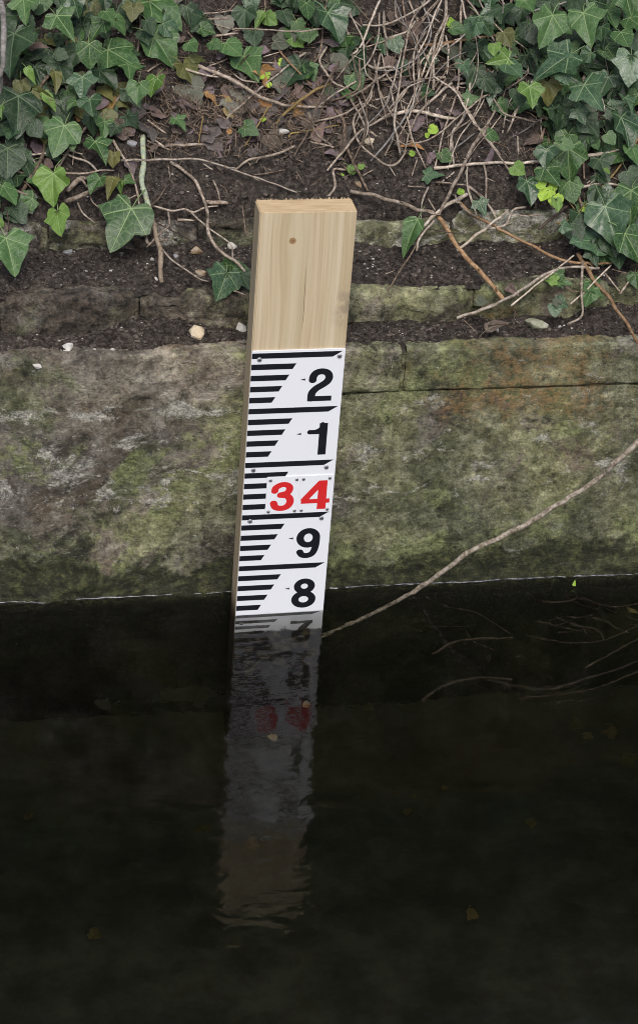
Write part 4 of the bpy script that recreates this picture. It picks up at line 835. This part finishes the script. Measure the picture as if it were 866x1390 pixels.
for x, y, sz, an, sh, kd in ((485,628,80,-60,'mid','star'),(450,632,65,170,'light','star'),(510,640,75,-20,'mid','star'),(480,600,65,80,'mid','broad'),(500,745,65,-30,'blue','broad'),(470,778,65,-100,'blue','heart'),(475,735,45,140,'grey','heart'),(665,675,110,-50,'mid','star'),(632,710,90,-110,'mid','broad'),(856,630,80,-80,'mid','heart'),(120,735,50,-20,'grey','heart')):
    px, py = T(8, (x, y)); leaf('S', px, py, sz*.2841*1.1, an, sh, kd, .012, .35)
r3 = random.Random(77)
def fill(plant, n, fx, fy, lo, hi, shades, smin=16, smax=42):
    for i in range(n):
        px, py = fx(), fy(); leaf(plant, px, py, r3.uniform(smin, smax), r3.gauss(-80, 40), r3.choice(shades), r3.choice(['star', 'star', 'broad', 'broad', 'heart', 'heart']), r3.uniform(lo, hi), .5)
fill('L', 95, lambda: r3.uniform(-25, 185), lambda: r3.uniform(-25, 185), .006, .03, ['dark', 'dark', 'mid', 'dark', 'olive'])
fill('L', 22, lambda: r3.uniform(-25, 70), lambda: r3.uniform(170, 300), .006, .02, ['dark', 'mid', 'dark'])
fill('M', 26, lambda: r3.uniform(190, 480), lambda: r3.uniform(-25, 60), .004, .02, ['dark', 'dark', 'mid', 'grey'], 20, 38)
fill('R', 130, lambda: r3.uniform(640, 890), lambda: r3.uniform(-25, 150), .006, .03, ['dark', 'dark', 'mid', 'dark', 'blue'])
fill('R', 40, lambda: r3.uniform(735, 890), lambda: r3.uniform(140, 230), .006, .03, ['dark', 'dark', 'mid'])
fill('B', 26, lambda: r3.uniform(790, 890), lambda: r3.uniform(240, 350), .006, .025, ['dark', 'mid', 'blue'])
def vine(plant, pts, wpx, col, h):
    W = [hit(x, y, h) for x, y in pts]; me = tube(smooth_path(W, .012), wpx/2/800, wpx/2.6/800, 'vine', seed=rnd.uniform(0, 9)); pl = PLANTS[plant]
    o = link('vine', me, M['twig_'+col], pl); o.matrix_local = Matrix.Translation(-Vector(pl.location))
vine('L', [(30,260),(60,200),(50,130),(90,60),(80,-30)], 5, 'brown', .012); vine('L', [(70,240),(110,180),(170,120),(190,40),(180,-30)], 4, 'tan', .012); vine('L', [(70,240),(20,230),(-20,190)], 4, 'brown', .012)
vine('M', [(380,120),(340,70),(360,10),(350,-30)], 3, 'brown', .008); vine('M', [(380,120),(430,80),(440,20),(450,-30)], 3, 'brown', .008); vine('P', [(342,372),(322,378),(303,386)], 2.5, 'tan', .004)
vine('R', [(740,160),(700,100),(690,30),(700,-30)], 5, 'brown', .012); vine('R', [(740,160),(790,110),(800,30),(790,-30)], 5, 'tan', .012); vine('R', [(740,160),(810,170),(870,150),(900,120)], 4, 'brown', .012)
vine('B', [(800,330),(790,280),(770,230),(750,190)], 4, 'brown', .01); vine('B', [(800,330),(850,320),(890,290)], 4, 'brown', .01); vine('S', [(757,378),(775,395),(805,392)], 2, 'brown', .004)

# dead leaves, each its own thing
def dead(px, py, size_px, ang, shade, kind, label, h=.004, tilt=.6, sub=None):
    if sub:
        p = under(px, py, sub)
        if sub > .2:
            for _ in range(6): p = under(px, py, -bedz(p.y)-.006)
    else:
        p = hit(px, py, h)
    sz = size_px/pxm(p); o = link('dead_leaf' if shade != 'yellow' else 'sunken_leaf', get_leaf(kind, rnd.randrange(7), shade)); o.matrix_world = leaf_matrix(p, ang, sz, tilt, .35)
    tag(o, label, 'leaf', 'fallen leaves'); return o
dead(51, 63, 30, -20, 'dead', 'narrow', 'curled grey dead leaf with yellow blotches lying on ivy', .05)
dead(145, 142, 28, -80, 'rust', 'heart', 'orange-yellow dead leaf tucked under ivy', .015)
dead(88, 161, 26, -60, 'rust', 'narrow', 'curled tan dead leaf below ivy leaves', .01)
dead(320, 147, 34, -10, 'yellow', 'heart', 'yellow and black rotting leaf flat on litter', .006)
dead(556, 195, 36, -30, 'rust', 'narrow', 'curled brown dead leaf on soil under the stem tangle', .008)
dead(660, 209, 30, -60, 'purple', 'heart', 'shrivelled purplish leaf caught under crossing stems', .006)
dead(694, 392, 26, -40, 'dead', 'narrow', 'withered brown leaf at the foot of the orange-brown stick', .006)
dead(672, 442, 34, 20, 'dead', 'narrow', 'dark brown withered leaf on the lowest ledge by the mossy stone', .006)
r4 = random.Random(31)
for i in range(165):
    px, py = (r4.uniform(200, 470), r4.gauss(150, 38)) if i < 110 else (r4.uniform(440, 720), r4.uniform(20, 215)) if i < 140 else (r4.uniform(20, 200), r4.uniform(120, 230))
    if py > 228: continue
    sh = r4.choice(['dead', 'purple', 'purple', 'dead', 'rust' if r4.random() < .3 else 'purple'])
    sz4 = r4.uniform(13, 34); k4 = r4.choice(['narrow', 'heart', 'broad']); kd4 = {'narrow': 'narrow', 'heart': 'rounded', 'broad': 'lobed'}[k4]
    dead(px, py, sz4, r4.uniform(-180, 180), sh, k4, f"{'tiny ' if sz4 < 18 else 'large ' if sz4 > 28 else ''}{ {'dead': 'brown', 'purple': 'purplish grey', 'rust': 'rusty'}[sh]} {kd4} dead leaf in the litter "+('behind the gauge post' if i < 110 else 'under the hanging stems' if i < 140 else 'under lobed ivy'), r4.uniform(.004, .014), .9)
for px, py, sz, d in ((863,824,40,.14),(780,986,24,.255),(826,996,22,.255),(856,1030,26,.255),(560,1080,9,.255),(553,1104,11,.255),(605,1070,10,.255),(273,1127,22,.255),(341,1147,26,.255),(370,1001,15,.17),(415,957,12,.15),(555,1102,10,.255),(800,1000,14,.255),(40,1110,16,.255),(130,1270,20,.255),(640,1240,18,.255),(500,960,12,.255),(720,1120,16,.255)):
    dead(px, py, sz, rnd.uniform(-180, 180), 'yellow', rnd.choice(['heart', 'broad']), 'sunken yellowish leaf under the dark water', sub=d)
o = dead(779, 789, 13, 70, 'bright', 'narrow', 'tiny yellow-green leaf standing at the waterline by the wall', .0); p = onZ(778, 792, .004)
o.matrix_world = leaf_matrix(p+Vector((0, -.006, .004)), 75, .011, .1, .9)
# white dropping on a leaf
p = hit(754, 90, .075); o = link('white_dropping', get_leaf('round', 3, 'grey').copy()); o.data.materials.clear(); o.data.materials.append(M['chalk']); o.matrix_world = leaf_matrix(p, 40, .011, .2, .6)
tag(o, 'small white dropping lying on a glossy ivy leaf', 'dropping')

# ------------------------------------------------------------------ loose stones
def pebble(px, py, wpx, asp, col, label, where='auto', name='flint_pebble'):
    p = hit(px, py, 0); 
    if p.y < .075: p.y = max(p.y, .02)
    g = ground(p.x, p.y); s = wpx/2/pxm(p)
    # slide back along the ray to the real ledge surface
    d = ray(px, py); q = CAM_P + d*((g-CAM_P.z)/d.z)
    if q.y > .2 or p.y > .2: q = p
    bm = bmesh.new(); bmesh.ops.create_icosphere(bm, subdivisions=2, radius=1); r = random.Random(px*7+py); a = r.uniform(0, 9)
    for v in bm.verts:
        k = 1+.38*mn.noise(v.co*1.3+Vector((a, a, 0)))+.14*mn.noise(v.co*3.5+Vector((a, 0, 0))); v.co *= k

    for fct in range(9):                        # knapped facets
        nn = Vector((r.gauss(0, 1), r.gauss(0, 1), r.gauss(0, 1))).normalized(); dd = r.uniform(.5, .85)
        for v in bm.verts:
            e = v.co.dot(nn)-dd
            if e > 0: v.co -= nn*e*.92
    for v in bm.verts: v.co = Vector((v.co.x*s*1.15, v.co.y*s*max(.7, asp), v.co.z*s*asp*1.1))
    me = bpy.data.meshes.new('pebble'); bm.to_mesh(me); bm.free()
    o = link(name, me, M['pebble_'+col]); o.location = (q.x, q.y, ground(q.x, q.y)+s*asp*.28); o.rotation_euler = (r.uniform(-.3, .3), r.uniform(-.3, .3), r.uniform(0, 3)); tag(o, label, 'stone', 'loose stones on the ledges')
for a in ((268,466,22,.95,'cream','cream flint pebble on the lowest ledge beside the post'), (324,457,25,.6,'white','crumbly white chalk lump on the ledge touching the post'), (91,478,22,.5,'white','flat white chalk piece on the lowest ledge below ivy'), (92,401,17,.7,'grey','grey and white flint on the middle ledge'),
          (51,495,11,.7,'white','small white pebble at the wall edge of the lowest ledge'), (153,476,7,.8,'white','tiny white chip on the lowest ledge'), (189,480,6,.8,'white','tiny white chip on the lowest ledge'), (237,394,9,.8,'grey','little grey flint beside brown stones on middle ledge'), (264,397,19,.6,'brown','brown and cream flat stone by the ivy sprig'),
          (273,386,17,.6,'brown','rusty brown stone by the ivy sprig'), (180,193,16,.7,'grey','grey rounded pebble near the top of the lichen-covered stick'), (317,303,16,.8,'white','angular white flint on bare soil beside the post'), (218,293,6,.8,'grey','tiny grey pebble beside the lichen-covered stick'),
          (501,198,14,.9,'cream','cream broken nut-like stone under curved stems'), (486,252,14,.8,'brown','orange-brown nut-like pebble on soil above the post'), (725,450,40,.42,'green','large mossy pale stone on the lowest ledge beyond the post'), (759,452,6,.8,'grey','tiny grey pebble beside the mossy stone'), (384,190,17,.5,'white','flat white chip in the litter behind the post'),
          (205,396,7,.8,'white','tiny white chip on the middle ledge'), (212,386,9,.5,'white','small flat white chip on the middle ledge'), (128,476,6,.8,'white','tiny white chip on the lowest ledge'), (300,452,7,.7,'white','tiny white chip on the lowest ledge'), (674,457,6,.8,'white','tiny white chip on the lowest ledge')):
    pebble(*a)

# ------------------------------------------------------------------ ivy carpet of the bank beyond the picture
def carpet():
    r = random.Random(3); v, f, uv = [], [], []
    half = [(0, 0), (.25, -.16), (.5, .15), (.3, .42), (0, .9)]; ring = half + [(-x, y) for x, y in half[-2:0:-1]]
    for i in range(27000):
        x = r.uniform(-2.2, 3.2); y = .25+2.35*r.random()**1.35
        if -.3 < x < 1.25 and y < .585+.03*mn.noise((x*6, 1, 1)): continue
        p = Vector((x, y, bankz(x, y)+r.uniform(.005, .07)+(.05 if y > .8 else 0))); s = r.uniform(.028, .062); n = Vector((r.uniform(-.6, .6), -1+r.uniform(-.6, .6), .8+r.uniform(-.5, .5))).normalized()
        a = r.gauss(-1.57, .7); t = Vector((math.cos(a), 0, math.sin(a))); t = (t-n*t.dot(n)).normalized(); q = t.cross(n); b = len(v); K = len(ring)
        c = r.uniform(.0, .2)
        v.append(p); uv.append((0, .05))
        for (u, w_) in ring: v.append(p+(q*u+t*w_+n*(c*abs(u)-.25*w_*w_))*s); uv.append((u, w_))
        for k in range(K): f.append((b, b+1+k, b+1+(k+1) % K))
    me = mesh('ivy_carpet', v, f); L = me.uv_layers.new(name='UVMap'); co = np.array(uv, dtype=np.float32)[np.array([l.vertex_index for l in me.loops])]
    L.data.foreach_set('uv', co.ravel())
    tag(link('ivy_carpet', me, LM['dark']), 'dark ivy carpeting the high bank behind', 'ivy', kind='stuff')
carpet()
